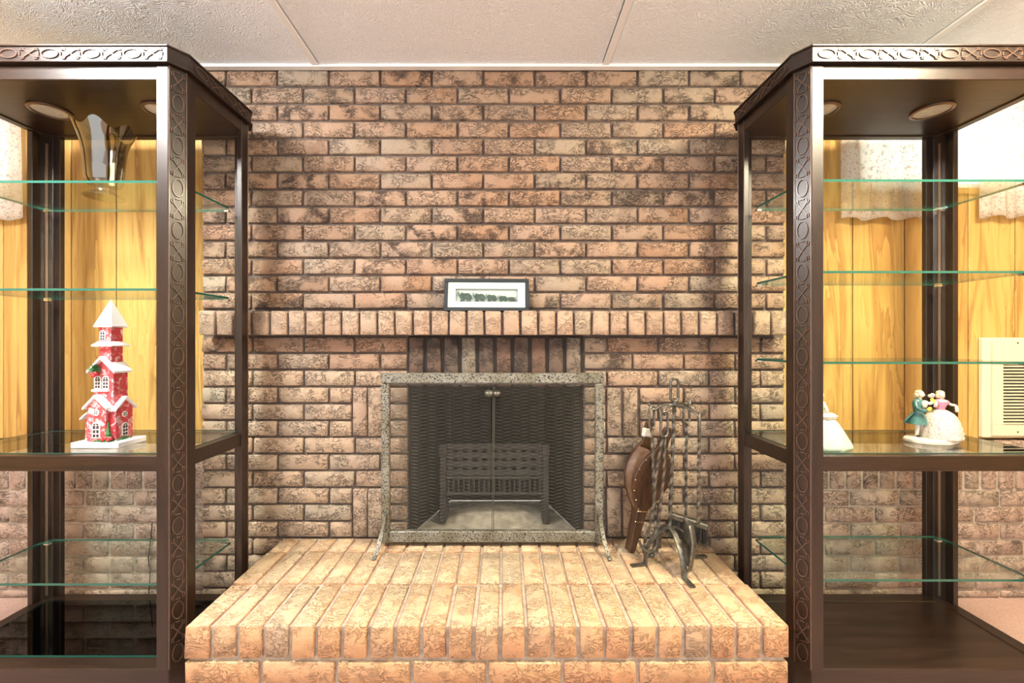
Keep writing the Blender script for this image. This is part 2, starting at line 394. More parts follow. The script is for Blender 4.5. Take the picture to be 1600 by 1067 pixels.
def joints(lo, hi, ph, pitch=0.2030):
    k = math.ceil((lo-ph)/pitch); xs = [lo]
    while ph+k*pitch < hi-0.012:
        if ph+k*pitch > lo+0.012: xs.append(ph+k*pitch)
        k += 1
    return xs+[hi]

# ------------------------------------------------------------------ the setting
YC = 1.667; YW = 1.712; YP = 1.755; CEIL = 2.122
XL, XR = -1.199, 1.114
OL, OR = -0.381, 0.313; OTOP = 0.862
HT = 0.266                                   # hearth top
HX0, HX1, HY0 = -0.870, 0.775, 1.148
SX = 2.62                                    # side walls

floor = struct(MB().box(-SX, SX, -1.6, 2.0, -0.05, 0.0).build('floor', M['carpet']))
ceiling = struct(MB().box(-SX-.1, SX+.1, -1.6, 1.95, CEIL+0.012, CEIL+0.05).build('ceiling', M['white_paint']))
TX = [-SX, -1.870, -0.735, 0.395, 1.530, SX]; TY = [1.72, 1.080, 0.510, -0.060, -0.630, -1.200]
for a, c_ in zip(TX[:-1], TX[1:]):
    for e, f in zip(TY[1:], TY[:-1]):
        MB().box(a+0.016, c_-0.016, e+0.016, f-0.016, CEIL-0.004, CEIL+0.012).build('ceiling_tile', M['tile'], ceiling, bevel=0.002)
for a in TX[1:-1]: MB().box(a-0.012, a+0.012, -1.2, 1.665, CEIL-0.010, CEIL+0.005).build('grid_tee', M['white_paint'], ceiling, bevel=0.001)
for e in TY[1:]: MB().box(-SX, SX, e-0.012, e+0.012, CEIL-0.0095, CEIL+0.005).build('grid_tee', M['white_paint'], ceiling, bevel=0.001)
struct(MB().box(XL-0.01, XR+0.01, 1.640, 1.664, CEIL-0.014, CEIL+0.005).build('trim_1', M['white_paint']))
for sgn, nm in ((-1, 'wall_left'), (1, 'wall_right')):
    struct(MB().box(min(sgn*SX, sgn*(SX+.1)), max(sgn*SX, sgn*(SX+.1)), -1.6, 1.95, 0, CEIL+.05).build(nm, M['panel']))

# back wall, panelled, with two high windows
WR = (1.437, 2.47); WL = (-2.50, -2.03); WZ = (1.675, 2.085)
bw = MB()
for x0, x1, z0, z1 in ((-SX, WL[0], 0, CEIL), (WL[0], WL[1], 0, WZ[0]), (WL[0], WL[1], WZ[1], CEIL), (WL[1], XL+.05, 0, CEIL),
                       (XR-.05, WR[0], 0, CEIL), (WR[0], WR[1], 0, WZ[0]), (WR[0], WR[1], WZ[1], CEIL), (WR[1], SX, 0, CEIL)):
    bw.box(x0, x1, YP+0.010, YP+0.09, z0, z1)
wall_back = struct(bw.build('wall_back', M['groove']))
PZ = 0.637
def planks(edges):
    for a, c_ in zip(edges[:-1], edges[1:]):
        g = 0.0022
        segs = [(a+g, c_-g, PZ, CEIL-0.004)]
        for W_ in (WL, WR):
            new = []
            for p, q, z0, z1 in segs:
                if q <= W_[0] or p >= W_[1]: new.append((p, q, z0, z1)); continue
                if p < W_[0]: new.append((p, W_[0], z0, z1))
                if q > W_[1]: new.append((W_[1], q, z0, z1))
                new.append((max(p, W_[0]), min(q, W_[1]), z0, WZ[0])); new.append((max(p, W_[0]), min(q, W_[1]), WZ[1], z1))
            segs = new
        for p, q, z0, z1 in segs:
            if q-p < .004: continue
            mb = MB().box(-(q-p)/2, (q-p)/2, 0, 0.010, 0, z1-z0)
            me = mb.mesh('plank', M['panel'], bevel=0.0015); o = bpy.data.objects.new('plank', me); COL.objects.link(o)
            o.parent = wall_back; o.location = ((p+q)/2, YP, z0)
planks([-2.62, -2.41, -2.25, -2.083, -1.984, -1.80, -1.613, -1.445, -1.33, -1.21])
planks([1.125, 1.26, 1.448, 1.664, 1.80, 1.928, 2.123, 2.30, 2.42, 2.62])
for i, W_ in enumerate((WL, WR)):
    wf = MB(); t = 0.03
    wf.box(W_[0], W_[1], YP+.03, YP+.085, WZ[0], WZ[0]+t).box(W_[0], W_[1], YP+.03, YP+.085, WZ[1]-t, WZ[1])
    wf.box(W_[0], W_[0]+t, YP+.03, YP+.085, WZ[0]+t, WZ[1]-t).box(W_[1]-t, W_[1], YP+.03, YP+.085, WZ[0]+t, WZ[1]-t)
    wn = struct(wf.build('window_%d' % (i+1), M['alu'], bevel=0.003))
    MB().box(W_[0]+t, W_[1]-t, YP+.055, YP+.059, WZ[0]+t, WZ[1]-t).build('pane', M['glass'], wn)
    MB().box(W_[0]-.0, W_[1], YP-.016, YP+.085, WZ[0]-.026, WZ[0]-.001).build('window_sill', M['panel'], wn, bevel=0.003)

# brick wainscot either side
for nm, x0, x1, ph in (('wall_wainscot_left', -SX, XL, -1.30), ('wall_wainscot_right', XR, SX, 1.20)):
    wc = struct(MB().box(x0, x1, YW+0.008, YP+0.02, 0, 0.624).build(nm, M['mortar_pale']))
    n = int((x1-x0)/0.0672)
    for i in range(n):
        a = x0+(x1-x0)*i/n; brick(wc, a+.005, a+(x1-x0)/n-.005, YW, 0.05, 0.442, 0.634, 'brick_wains')
    for k in range(7):
        zt = 0.432-k*0.0672
        if zt > 0.02: course(wc, joints(x0, x1, ph+(k % 2)*0.1015), zt, min(0.0575, zt-0.002), YW, 'brick_wains')

# chimney breast
core = MB(); yb = YC+0.012
core.box(XL+.004, OL, yb, 2.15, 0, CEIL).box(OR, XR-.004, yb, 2.15, 0, CEIL).box(OL, OR, yb, 2.15, OTOP, CEIL).box(OL, OR, yb, 2.15, 0, HT-0.03)
chim = struct(core.build('wall_chimney', M['mortar']))
course(chim, joints(XL, XR, -0.694, 0.2035), 2.121, 0.006, YC+0.002, 'brick')
for i in range(14):
    zt = 2.1095-i*0.0677
    course(chim, joints(XL, XR, -0.694 if i % 2 == 0 else -0.5925, 0.2035), zt, 0.058, YC, 'brick')
for i in range(16):
    zt = 1.0555-i*0.0664; zb = max(zt-0.0568, 0.002)
    if zt < 0.02: break
    ev = i % 2 == 0; h = zt-zb
    pl = -0.793 if ev else -0.694; pr = 0.6086 if ev else 0.710
    mt = 'brick_low' if i > 1 else 'brick'
    if zt < HT+0.02:
        course(chim, joints(XL, -0.80, pl, 0.2025), zt, h, YC, mt); course(chim, joints(0.70, XR, pr, 0.2025), zt, h, YC, mt)
    elif i in (3, 4, 5, 9, 10, 11):
        course(chim, joints(XL, -0.600, pl, 0.2025), zt, h, YC, mt); course(chim, [-0.481, OL], zt, h, YC, mt)
        course(chim, [OR, 0.404], zt, h, YC, mt); course(chim, joints(0.535, XR, pr, 0.2025), zt, h, YC, mt)
    else:
        course(chim, joints(XL, OL, pl, 0.2025), zt, h, YC, mt); course(chim, joints(OR, XR, pr, 0.2025), zt, h, YC, mt)
for i in (3, 9):                                         # upright pairs set into the jambs
    zt = 1.0555-i*0.0664; zb = zt-2*0.0664-0.0568
    for a in (-0.597, -0.5385, 0.408, 0.472): brick(chim, a, a+0.054, YC, 0.05, zb, zt, 'brick_low')
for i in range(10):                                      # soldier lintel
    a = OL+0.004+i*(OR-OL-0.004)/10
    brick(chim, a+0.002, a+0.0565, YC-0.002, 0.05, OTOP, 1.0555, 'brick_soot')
MB().box(OL, OR, YC+.006, YC+.02, OTOP, 1.062).build('sooty_mortar', M['soot'], chim)  # dark strip: shade under the mantel and in the joints, put into colour
# firebox lining
fb = MB(); T = 0.02
fb.add([(OL, yb, HT), (OL+.12, 2.06, HT), (OL+.12, 2.06, OTOP+.15), (OL, yb, OTOP)], [(0, 1, 2, 3)])
fb.add([(OR, yb, HT), (OR-.12, 2.06, HT), (OR-.12, 2.06, OTOP+.15), (OR, yb, OTOP)], [(3, 2, 1, 0)])
fb.add([(OL+.12, 2.06, HT), (OR-.12, 2.06, HT), (OR-.12, 2.06, OTOP+.15), (OL+.12, 2.06, OTOP+.15)], [(0, 1, 2, 3)])
fb.build('firebox_lining', M['firebrick'], chim)
MB().box(OL, OR, yb, 2.10, HT-0.03, HT-0.002).build('ash_floor', M['ash'], chim)
ah = MB(); ah.lathe([(0.30, 0), (0.24, 0.014), (0.14, 0.028), (0.0, 0.034)], 24, (-0.03, 1.90, HT-0.003), lambda r, z, a, i: (r*(1+.08*math.sin(3*a+i)), 0.004*math.sin(5*a+i*2)), 0.85, 0.5)
ah.build('ash_heap', M['ash'], chim, smooth=60)

# mantel: a projecting course of bricks on edge
mx0, mx1 = -1.162, 1.079
mantel = thing('mantel_shelf', 'projecting mantel shelf of upright tan bricks across the chimney breast', 'mantel', (0, 1.64, 1.0645))
MB().box(mx0+.004, mx1-.004, 1.612, YC+.004, 1.0645, 1.150).build('mortar_bed', M['mortar'], mantel)
n = 33
for i in range(n):
    a = mx0+(mx1-mx0)*i/n
    brick(mantel, a+.0045, a+(mx1-mx0)/n-.0045, 1.598, 0.066, 1.0650, 1.1555, 'brick_ledge')

# raised hearth
hearth = thing('raised_hearth', 'raised hearth platform of orange bricks in front of the fireplace', 'hearth', (-0.05, 1.40, 0))
MB().box(HX0+.010, HX1-.010, HY0+.010, YC+.006, 0, HT-0.007).build('mortar_bed', M['mortar_pale'], hearth)
n = 23; pt = (HX1-HX0)/n
for i in range(n):
    a = HX0+pt*i; q = R.uniform(-.0015, .0015)
    g0 = 0.0055 if i else 0.0; g1 = 0.0055 if i < n-1 else 0.0
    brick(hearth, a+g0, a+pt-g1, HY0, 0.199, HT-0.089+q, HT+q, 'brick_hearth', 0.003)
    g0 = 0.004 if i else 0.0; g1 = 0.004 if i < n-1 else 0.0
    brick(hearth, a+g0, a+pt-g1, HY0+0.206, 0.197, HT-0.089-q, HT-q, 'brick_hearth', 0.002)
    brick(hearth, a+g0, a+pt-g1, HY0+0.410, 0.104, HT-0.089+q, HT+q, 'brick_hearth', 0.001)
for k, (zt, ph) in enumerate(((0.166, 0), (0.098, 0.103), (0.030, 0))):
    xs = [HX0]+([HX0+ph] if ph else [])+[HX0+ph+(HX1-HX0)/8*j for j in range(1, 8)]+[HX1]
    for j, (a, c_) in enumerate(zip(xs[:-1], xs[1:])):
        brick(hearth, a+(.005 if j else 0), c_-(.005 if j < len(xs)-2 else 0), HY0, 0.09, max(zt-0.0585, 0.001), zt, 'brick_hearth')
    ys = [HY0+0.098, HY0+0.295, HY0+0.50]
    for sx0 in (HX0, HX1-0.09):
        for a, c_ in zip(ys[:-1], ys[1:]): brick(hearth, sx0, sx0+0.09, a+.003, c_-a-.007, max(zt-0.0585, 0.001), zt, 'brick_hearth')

# ------------------------------------------------------------------ display cabinets
CW, CDP, CH = 0.767, 0.369, 1.884
CX, CYY = 0.027, 0.038
def octo(i, f=1.0):                              # elongated octagon inset by i, local x -w/2..w/2, y 0..depth
    a, d = CW/2-i, CDP; k = max(CX*f-i*0.42, 0.005); m_ = max(CYY*f-i*0.42, 0.006)
    return [(-a+k, i), (a-k, i), (a, i+m_), (a, d-i-m_), (a-k, d-i), (-a+k, d-i), (-a, d-i-m_), (-a, i+m_)]
def ring(mb, i0, i1, z0, z1):
    A, B = octo(i0), octo(i1); vs = [(x, y, z0) for x, y in A]+[(x, y, z0) for x, y in B]+[(x, y, z1) for x, y in A]+[(x, y, z1) for x, y in B]; fs = []
    for j in range(8):
        k = (j+1) % 8
        fs += [(j, k, 16+k, 16+j), (8+k, 8+j, 24+j, 24+k), (16+j, 16+k, 24+k, 24+j), (k, j, 8+j, 8+k)]
    mb.add(vs, fs); return mb
def fret(mb, o, u, v_, nrm, wd, length, pitch=0.1135, hgt=0.0036):
    """interlaced ring-and-cross fret running along v from o"""
    o, u, v_, nrm = Vector(o), Vector(u).normalized(), Vector(v_).normalized(), Vector(nrm).normalized()
    P_ = lambda a, b_: o+u*a+v_*b_
    nn = max(1, int(length/pitch)); pt_ = length/nn; h = wd/2; bw_ = 0.0030
    B = lambda a, b_, c_, d_: mb.bar(P_(a, b_), P_(c_, d_), bw_, hgt, nrm)
    for k in range(nn):
        c0 = pt_*(k+0.25); r = h*0.86; rl = pt_*0.205
        pr = [(math.cos(2*PI*j/14)*r, c0+math.sin(2*PI*j/14)*rl) for j in range(14)]
        for j in range(14): B(*pr[j], *pr[(j+1) % 14])
        x0, x1 = pt_*(k+0.52), pt_*(k+0.98)
        B(-h*.7, x0+pt_*.10, h*.7, x1-pt_*.10); B(h*.7, x0+pt_*.10, -h*.7, x1-pt_*.10)
        for s_ in (-1, 1):
            B(s_*h*.7, x0, s_*h*.7, x0+pt_*.10); B(s_*h*.7, x1-pt_*.10, s_*h*.7, x1)
            B(s_*h, x0+pt_*.02, s_*h, x0+pt_*.10); B(s_*h*.7, x0+pt_*.10, s_*h, x0+pt_*.10)
            B(s_*h, x1-pt_*.10, s_*h, x1-pt_*.02); B(s_*h*.7, x1-pt_*.10, s_*h, x1-pt_*.10)
        B(-h*.35, x0, h*.35, x0); B(-h*.35, x1, h*.35, x1)
    return mb
def cabinet(name, label, loc, shelves, deck_glass, lamps):
    root = thing(name, label, 'cabinet', loc); X, Y, Z = loc
    def bld(mb, nm, mat, par=None, **k):
        mb.v = [p+Vector(loc) for p in mb.v]; return mb.build(nm, mat, par or root, **k)
    dw, dx = M['dark_wood'], M['dark_wood_x']
    b_ = ring(MB(), 0.003, 0.05, 0.0, 0.098); bld(b_, 'base_frame', dx, bevel=0.002)
    bld(MB().prism(octo(0.045), 0.08, 0.0955), 'deck', dx)
    if deck_glass: bld(MB().prism(octo(0.050), 0.0965, 0.1025, side_mi=1), 'deck_glass', [M['smoke_glass'], M['glass_edge']])
    # posts: bent plates at the four clipped corners
    c, L, t = CX, 0.034, 0.018; ti = t*0.42; cy_ = CYY
    prof = [(c+L, 0), (c, 0), (0, cy_), (0, cy_+L), (t, cy_+L), (t, cy_+ti), (c+ti, t), (c+L, t)]
    for sx in (-1, 1):
        for sy in (0, 1):
            px = lambda x: sx*(CW/2-x); py = lambda y: y if sy == 0 else CDP-y
            po = bld(MB().prism([(px(x), py(y)) for x, y in prof], 0.094, CH-0.05), 'post', dw, bevel=0.0015)
            nrm = Vector((sx*cy_, -c if sy == 0 else c, 0)).normalized(); ud = Vector((-nrm.y, nrm.x, 0))
            mid = Vector((px(c/2), py(cy_/2), 0))+nrm*0.0005
            f = MB(); fret(f, mid+Vector((0, 0, 0.105)), ud, (0, 0, 1), nrm, 0.0310, CH-0.165, 0.1165)
            for s_ in (-1, 1): f.bar(mid+ud*s_*0.0205+Vector((0, 0, .098)), mid+ud*s_*0.0205+Vector((0, 0, CH-.052)), 0.004, 0.0022, nrm)
            bld(f, 'fretwork', M['fret'], po)
            inn = Vector((px((c+ti+t)/2+.002), py((cy_+ti+t)/2+.002), 0))
            st = MB(); st.bar(inn+Vector((0, 0, .11)), inn+Vector((0, 0, CH-.12)), 0.010, 0.004, -nrm)
            bld(st, 'shelf_standard', M['strip'], po)
    bld(ring(MB(), 0.004, 0.036, 0.666, 0.7105), 'shelf_frame', dx, bevel=0.002)
    bld(MB().prism(octo(0.030), 0.7050, 0.7125, side_mi=1), 'framed_glass', [M['glass'], M['glass_edge']])
    for z in shelves:
        g = bld(MB().prism(octo(0.044, 1.35), z-0.007, z, side_mi=1), 'glass_shelf', [M['glass'], M['glass_edge']])
        pk = MB()
        for sx in (-1, 1):
            for yy in (0.060, CDP-0.060): pk.box(sx*(CW/2-.060)-.008, sx*(CW/2-.060)+.008, yy-.006, yy+.006, z-.0125, z-.0072)
        bld(pk, 'shelf_clip', M['chrome'], g)
    # top
    bld(ring(MB(), 0.002, 0.03, CH-0.092, CH-0.049), 'top_rail', dx, bevel=0.002)
    sf = bld(MB().prism(octo(0.028), CH-0.088, CH-0.07), 'soffit', dx)
    cn = bld(ring(ring(ring(MB(), -0.010, 0.03, CH-0.046, CH-0.004), -0.014, 0.02, CH-0.005, CH), -0.014, 0.02, CH-0.050, CH-0.045), 'cornice', dx, bevel=0.001)
    f_len = CW-2*c-0.01
    f = fret(MB(), (-f_len/2, -0.0105, CH-0.0255), (0, 0, 1), (1, 0, 0), (0, -1, 0), 0.029, f_len, 0.1115, 0.0025)
    bld(f, 'fretwork', M['fret'], cn)
    for sx in (-1, 1):
        f = fret(MB(), (sx*(CW/2+.0105), cy_+.01, CH-0.0255), (0, 0, 1), (0, 1, 0), (sx, 0, 0), 0.029, CDP-2*cy_-.02, 0.1115, 0.0025)
        bld(f, 'fretwork', M['fret'], cn)
    bld(MB().prism(octo(0.01), CH-0.02, CH-0.006), 'top_panel', dx)
    for lx in lamps:
        cx, cy, cz = lx-X, 1.381-Y, CH-0.088
        r_ = MB().lathe([(0.047, -0.001), (0.055, -0.001), (0.055, -0.005), (0.047, -0.007), (0.047, -0.001)], 32, (cx, cy, cz), cap=False)
        bld(r_, 'lamp_trim', M['strip'], sf, smooth=40)
        bld(MB().lathe([(0.0, -0.003), (0.030, -0.0035), (0.048, -0.0015)], 32, (cx, cy, cz), cap=False), 'lamp_lens', M['lens'], sf, smooth=40)
    return root
CY = 1.212
cabL = cabinet('display_cabinet', 'dark wood glass-shelved display cabinet holding the red toy church', (-1.3215, CY, 0), (1.5185, 1.198, 0.321), True, (-1.4845, -1.117))
cabR = cabinet('display_cabinet', 'dark wood glass-shelved display cabinet holding the porcelain figurines', (1.239, CY, 0), (1.522, 1.250, 0.980, 0.333), False, (1.031, 1.398))

# ------------------------------------------------------------------ ceiling lights (just above the frame, over each cabinet)
def troffer(x, y, col, s, label):
    t = thing('ceiling_light', label, 'ceiling light', (x, y, CEIL-0.006)); a, c_ = 0.19, 0.27
    f = MB()
    f.box(x-a-.03, x+a+.03, y-c_-.03, y-c_, CEIL-.02, CEIL-.007).box(x-a-.03, x+a+.03, y+c_, y+c_+.03, CEIL-.02, CEIL-.007)
    f.box(x-a-.03, x-a, y-c_, y+c_, CEIL-.02, CEIL-.007).box(x+a, x+a+.03, y-c_, y+c_, CEIL-.02, CEIL-.007)
    f.build('frame', M['white_paint'], t)
    MB().box(x-a, x+a, y-c_, y+c_, CEIL-.062, CEIL-.012).build('diffuser', emit('lit diffuser', col, s), t)
troffer(-1.39, 0.65, COL_L, LAMP_L, 'square lit ceiling fixture in front of the church cabinet')
troffer(1.33, 0.65, COL_R, LAMP_R, 'square lit ceiling fixture in front of the figurine cabinet')

# ------------------------------------------------------------------ fireplace screen
SY = 1.600
scr = thing('fireplace_screen', 'freestanding fireplace screen with speckled antique metal frame and mesh curtain', 'fire screen', (-0.045, SY, HT))
x0, x1, zb, zt = -0.464, 0.374, 0.283, 0.921
MB().box(x0, x1, SY-.012, SY+.012, zt-.039, zt).build('top_bar', M['speckle'], scr, bevel=0.003)
MB().box(x0+.028, x1-.028, SY-.011, SY+.011, zb, zb+.042).build('bottom_bar', M['speckle'], scr, bevel=0.003)
for a in (x0, x1-.031): MB().box(a, a+.031, SY-.011, SY+.011, zb-.004, zt-.039).build('side_bar', M['speckle'], scr, bevel=0.003)
for xx, sg in ((x0+.014, -1), (x1-.014, 1)):
    for s_ in (-1, 1):
        if s_ < 0: pts = [(xx, SY-.015, .395), (xx+sg*.002, SY-.022, .355), (xx+sg*.006, SY-.045, .315), (xx+sg*.010, SY-.070, .288), (xx+sg*.012, SY-.088, HT+.005), (xx+sg*.013, SY-.106, HT+.0045), (xx+sg*.013, SY-.114, HT+.009)]
        else: pts = [(xx, SY+.015, .395), (xx, SY+.020, .340), (xx, SY+.030, .295), (xx, SY+.042, HT+.005), (xx, SY+.055, HT+.005)]
        MB().tube(spline(pts, 5), 0.0095, 4, ry=0.0042, up=(1, 0, 0)).build('foot', M['speckle'], scr, smooth=40)
pitch = 0.0064
def mesh_curtain(xa, xb, ph):
    mb = MB(); z0, z1 = zb+.036, zt-.034; nr = int((z1-z0)/pitch); nc = int((xb-xa)/pitch); rw = 0.00085
    for i in range(nc):
        vs = []; fs = []
        for k in range(nr+1):
            x = xa+pitch*(i+0.5)+(pitch*0.5 if k % 2 else -pitch*0.5)*0.96; z = z0+(z1-z0)*k/nr
            y = SY+0.002+0.0075*math.sin(2*PI*(x-xa)/0.066+ph)*(1 if z < z1-.05 else 0.6)+(0.0005 if i % 2 else -0.0005)
            vs += [(x-rw, y, z), (x+rw, y, z), (x, y+.0009, z)]
        for k in range(nr):
            a = 3*k; fs += [(a, a+1, a+4, a+3), (a+1, a+2, a+5, a+4), (a+2, a, a+3, a+5)]
        mb.add(vs, fs)
    o = mb.build('mesh_curtain', M['wire'], scr); o['kind'] = 'stuff'; return o
M['wire'] = plain('mesh wire', (0.085, 0.084, 0.070), 0.5, 0.5)
xm = -0.044
mesh_curtain(x0+.030, xm, 0.4); mesh_curtain(xm, x1-.030, 1.0)
MB().tube([(x0+.03, SY+.004, zt-.041), (x1-.03, SY+.004, zt-.041)], 0.004, 8).build('curtain_rod', M['iron'], scr)
for a in (-0.0015, 0.0015): MB().tube([(xm+a*2, SY-.010, zb+.04), (xm+a*2+.004, SY-.010, zt-.05)], 0.0016, 6).build('meeting_edge', M['wire'], scr)
for kx, r_ in ((-0.057, 0.0175), (-0.027, 0.0145)):
    kb = MB(); kb.ball((kx, SY-.030, 0.8465), (r_*1.05, r_, r_*.8), 16, 10); kb.tube([(kx, SY-.004, 0.8465), (kx, SY-.03, 0.8465)], 0.004, 8)
    kb.build('knob', M['iron'], scr, smooth=60)

# fire grate inside
GY = 1.80
gr = thing('fire_grate', 'sooty iron fire grate with lattice back inside the fireplace', 'fire grate', (-0.043, GY, HT))
for xx in (-0.262, 0.176):
    MB().box(xx-.014, xx+.014, GY-.012, GY+.10, HT-.001, HT+.29).box(xx-.017, xx+.017, GY-.016, GY+.02, HT+.29, HT+.335).build('end_post', M['iron_dark'], gr, bevel=0.004)
for z in (0.392, 0.459): MB().tube([(-0.25, GY, z), (0.164, GY, z)], 0.006, 8).build('rail', M['iron_dark'], gr, smooth=40)
for i in range(19):
    xx = -0.238+i*0.39/18; MB().tube([(xx, GY, 0.392), (xx, GY, 0.459)], 0.0042, 6).build('bar', M['iron_dark'], gr, smooth=40)
for j, z in enumerate((0.478, 0.515, 0.552, 0.589)): MB().box(-0.25, 0.164, GY+.008, GY+.012, z-.011, z+.011).build('lattice_strip', M['iron_dark'], gr)
for i in range(10):
    xx = -0.232+i*0.378/9; MB().box(xx-.010, xx+.010, GY+.012, GY+.016, 0.459, 0.602).build('lattice_strip', M['iron_dark'], gr)
for i in range(6):
    xx = -0.22+i*0.354/5; MB().tube([(xx, GY, 0.392), (xx, GY+.20, 0.392)], 0.006, 6).build('floor_bar', M['iron_dark'], gr)

# ------------------------------------------------------------------ framed elephants on the mantel
fr = thing('framed_picture', 'small dark shadow-box frame with five marching elephants on the mantel', 'picture', (0, 1.622, 1.1565))
T_ = Matrix.Translation((-0.069, 1.618, 1.1572)) @ Matrix.Rotation(math.radians(-11), 4, 'X') @ Matrix.Rotation(math.radians(0.25), 4, 'Y')
FW, FH = 0.164, 0.130
def F(): mb = MB(); mb.M = T_; return mb
fmb = F(); e = 0.0145
fmb.box(-FW, FW, 0, .018, 0, e).box(-FW, FW, 0, .018, FH-e, FH).box(-FW, -FW+e, 0, .018, e, FH-e).box(FW-e, FW, 0, .018, e, FH-e)
fmb.build('frame', M['slate'], fr, bevel=0.0012)
def matboard(hx, z0, z1, hx2, z2, z3, y0, y1, nm, mt):
    q = F(); q.box(-hx, hx, y0, y1, z0, z2).box(-hx, hx, y0, y1, z3, z1).box(-hx, -hx2, y0, y1, z2, z3).box(hx2, hx, y0, y1, z2, z3); q.build(nm, M[mt], fr)
matboard(.150, .0140, .1160, .133, .0285, .1010, .004, .0055, 'outer_mat', 'mat')
matboard(.134, .0275, .1020, .1322, .0292, .1003, .0056, .0065, 'mat_line', 'mat2')
matboard(.1325, .0288, .1007, .121, .0380, .0905, .006, .0075, 'inner_mat', 'mat')
F().box(-.125, .125, .0155, .0172, .034, .095).build('backing', M['box_back'], fr)
F().box(-.150, .150, .0018, .0024, .0140, .1160).build('pane', M['glass'], fr)
ele = [(-.44,.40),(-.52,.44),(-.60,.52),(-.66,.66),(-.67,.82),(-.63,.94),(-.59,.92),(-.62,.80),(-.60,.68),(-.54,.60),(-.47,.62),(-.44,.74),(-.36,.84),(-.26,.84),(-.18,.76),(0,.78),(.18,.80),(.34,.74),(.44,.62),(.48,.46),(.53,.30),(.50,.27),(.45,.40),(.44,.20),(.47,0),(.34,0),(.32,.22),(.26,.32),(.20,.18),(.24,0),(.12,0),(.08,.30),(-.10,.32),(-.16,.18),(-.10,0),(-.22,0),(-.26,.20),(-.30,.18),(-.38,0),(-.50,0),(-.42,.22),(-.38,.36),(-.48,.30),(-.50,.34)]
ear = [(-.30,.72),(-.20,.70),(-.14,.58),(-.18,.42),(-.26,.38),(-.32,.52)]
for cx, s_ in ((-.081, .0445), (-.0265, .0405), (.0215, .0355), (.0650, .0305), (.1000, .0245)):
    q = F(); q.prism([(cx+a*s_, .0385+b_*s_) for a, b_ in ele], .0085, .0145, 'y')
    eo = q.build('elephant', M['pewter'], fr)
    q = F(); q.prism([(cx+a*s_, .0385+b_*s_) for a, b_ in ear], .0068, .0086, 'y'); q.build('ear', M['pewter'], eo)

# ------------------------------------------------------------------ fire tools and stand
SC = Vector((0.580, 1.482, HT)); TC = Vector((0.604, 1.500, 0))
stand = thing('fire_tool_stand', 'wrought iron fire tool stand with looped handle and arched strap legs', 'tool stand', tuple(SC))
top = Vector((SC.x, SC.y, HT+.122))
for ang, rad in ((192, .118), (274, .128), (15, .120), (92, .118)):
    a = math.radians(ang); d = Vector((math.cos(a), math.sin(a), 0))
    pts = [top-d*.012, top+d*.030+Vector((0,0,-.004)), top+d*rad*.62+Vector((0,0,-.040)), top+d*rad*.78+Vector((0,0,-.080)), top+d*rad*.80+Vector((0,0,-.112)), top+d*rad*.86+Vector((0,0,-.1185)), top+d*(rad+.030)+Vector((0,0,-.1185))]
    MB().tube(spline(pts, 5), 0.0125, 4, ry=0.0035, up=d.cross(Vector((0,0,1)))).build('leg', M['iron'], stand, smooth=45)
shaft_top = Vector((TC.x, TC.y, 0.825))
pts = [top.lerp(shaft_top, i/40) for i in range(41)]
MB().tube(pts, 0.0068, 4, twist=0.45).build('shaft', M['iron'], stand, smooth=35)
lp = []
for i in range(25):
    a = 2*PI*i/24-PI/2; lp.append((TC.x+math.cos(a)*0.0135, TC.y, 0.868+math.sin(a)*0.014+(0.026 if math.sin(a) > 0.01 else -0.026)))
MB().tube(lp, 0.0048, 6).build('loop_handle', M['iron'], stand, smooth=60)
HK = {'poker': Vector((.552, 1.512, .800)), 'brush': Vector((.678, 1.572, .800)), 'tongs': Vector((.553, 1.447, .795)), 'shovel': Vector((.642, 1.412, .795))}
for k, h in HK.items():
    c0 = Vector((TC.x, TC.y, 0.812)); d = (h-c0); d.z = 0; d.normalize()
    pts = [c0, c0.lerp(h, .5)+Vector((0,0,.010)), h+Vector((0,0,.004)), h+d*.012+Vector((0,0,-.004)), h+d*.026+Vector((0,0,.004)), h+d*.036+Vector((0,0,.020))]
    MB().tube(spline(pts, 5), 0.0048, 6).build('hook', M['iron'], stand, smooth=60)
def loop(mb, c, hw, h, r, yaw=0.0):
    pts = []; ca, sa = math.cos(yaw), math.sin(yaw)
    for i in range(21):
        a = 2*PI*i/20-PI/2; u = math.cos(a)*hw; z = math.sin(a)*hw+(h/2-hw if math.sin(a) > .01 else -(h/2-hw))
        pts.append((c[0]+u*ca, c[1]+u*sa, c[2]+z))
    mb.tube(pts, r, 6)
def rod(p, q, r, tw, n=36): 
    p, q = Vector(p), Vector(q); return MB().tube([p.lerp(q, i/n) for i in range(n+1)], r, 4, twist=tw)
# poker
h = HK['poker']; d = (h-TC); d.z = 0; d.normalize(); hp = h+d*.012+Vector((0,0,.004))
pk = thing('fire_poker', 'iron poker with curved hook tip hanging nearest the bellows', 'poker', (hp.x, hp.y, 0.30), 'fire tools')
q = MB(); loop(q, (hp.x-.012, hp.y, hp.z-.036), .0125, .078, .0045, .5); q.build('handle', M['iron'], pk, smooth=60)
pe = Vector((.528, 1.470, .345)); rod((hp.x-.012, hp.y, hp.z-.073), pe, .0058, .5).build('shaft', M['iron'], pk, smooth=35)
MB().tube(spline([pe+Vector((.002,0,.01)), pe+Vector((-.004,-.004,-.02)), pe+Vector((-.028,-.012,-.030)), pe+Vector((-.055,-.02,-.012)), pe+Vector((-.066,-.024,.012))], 5), .0055, 6, radii=None).build('hook_tip', M['iron'], pk, smooth=60)
MB().tube([pe+Vector((0,0,.01)), pe+Vector((.004,-.004,-.04))], .0045, 6).build('point', M['iron'], pk, smooth=60)
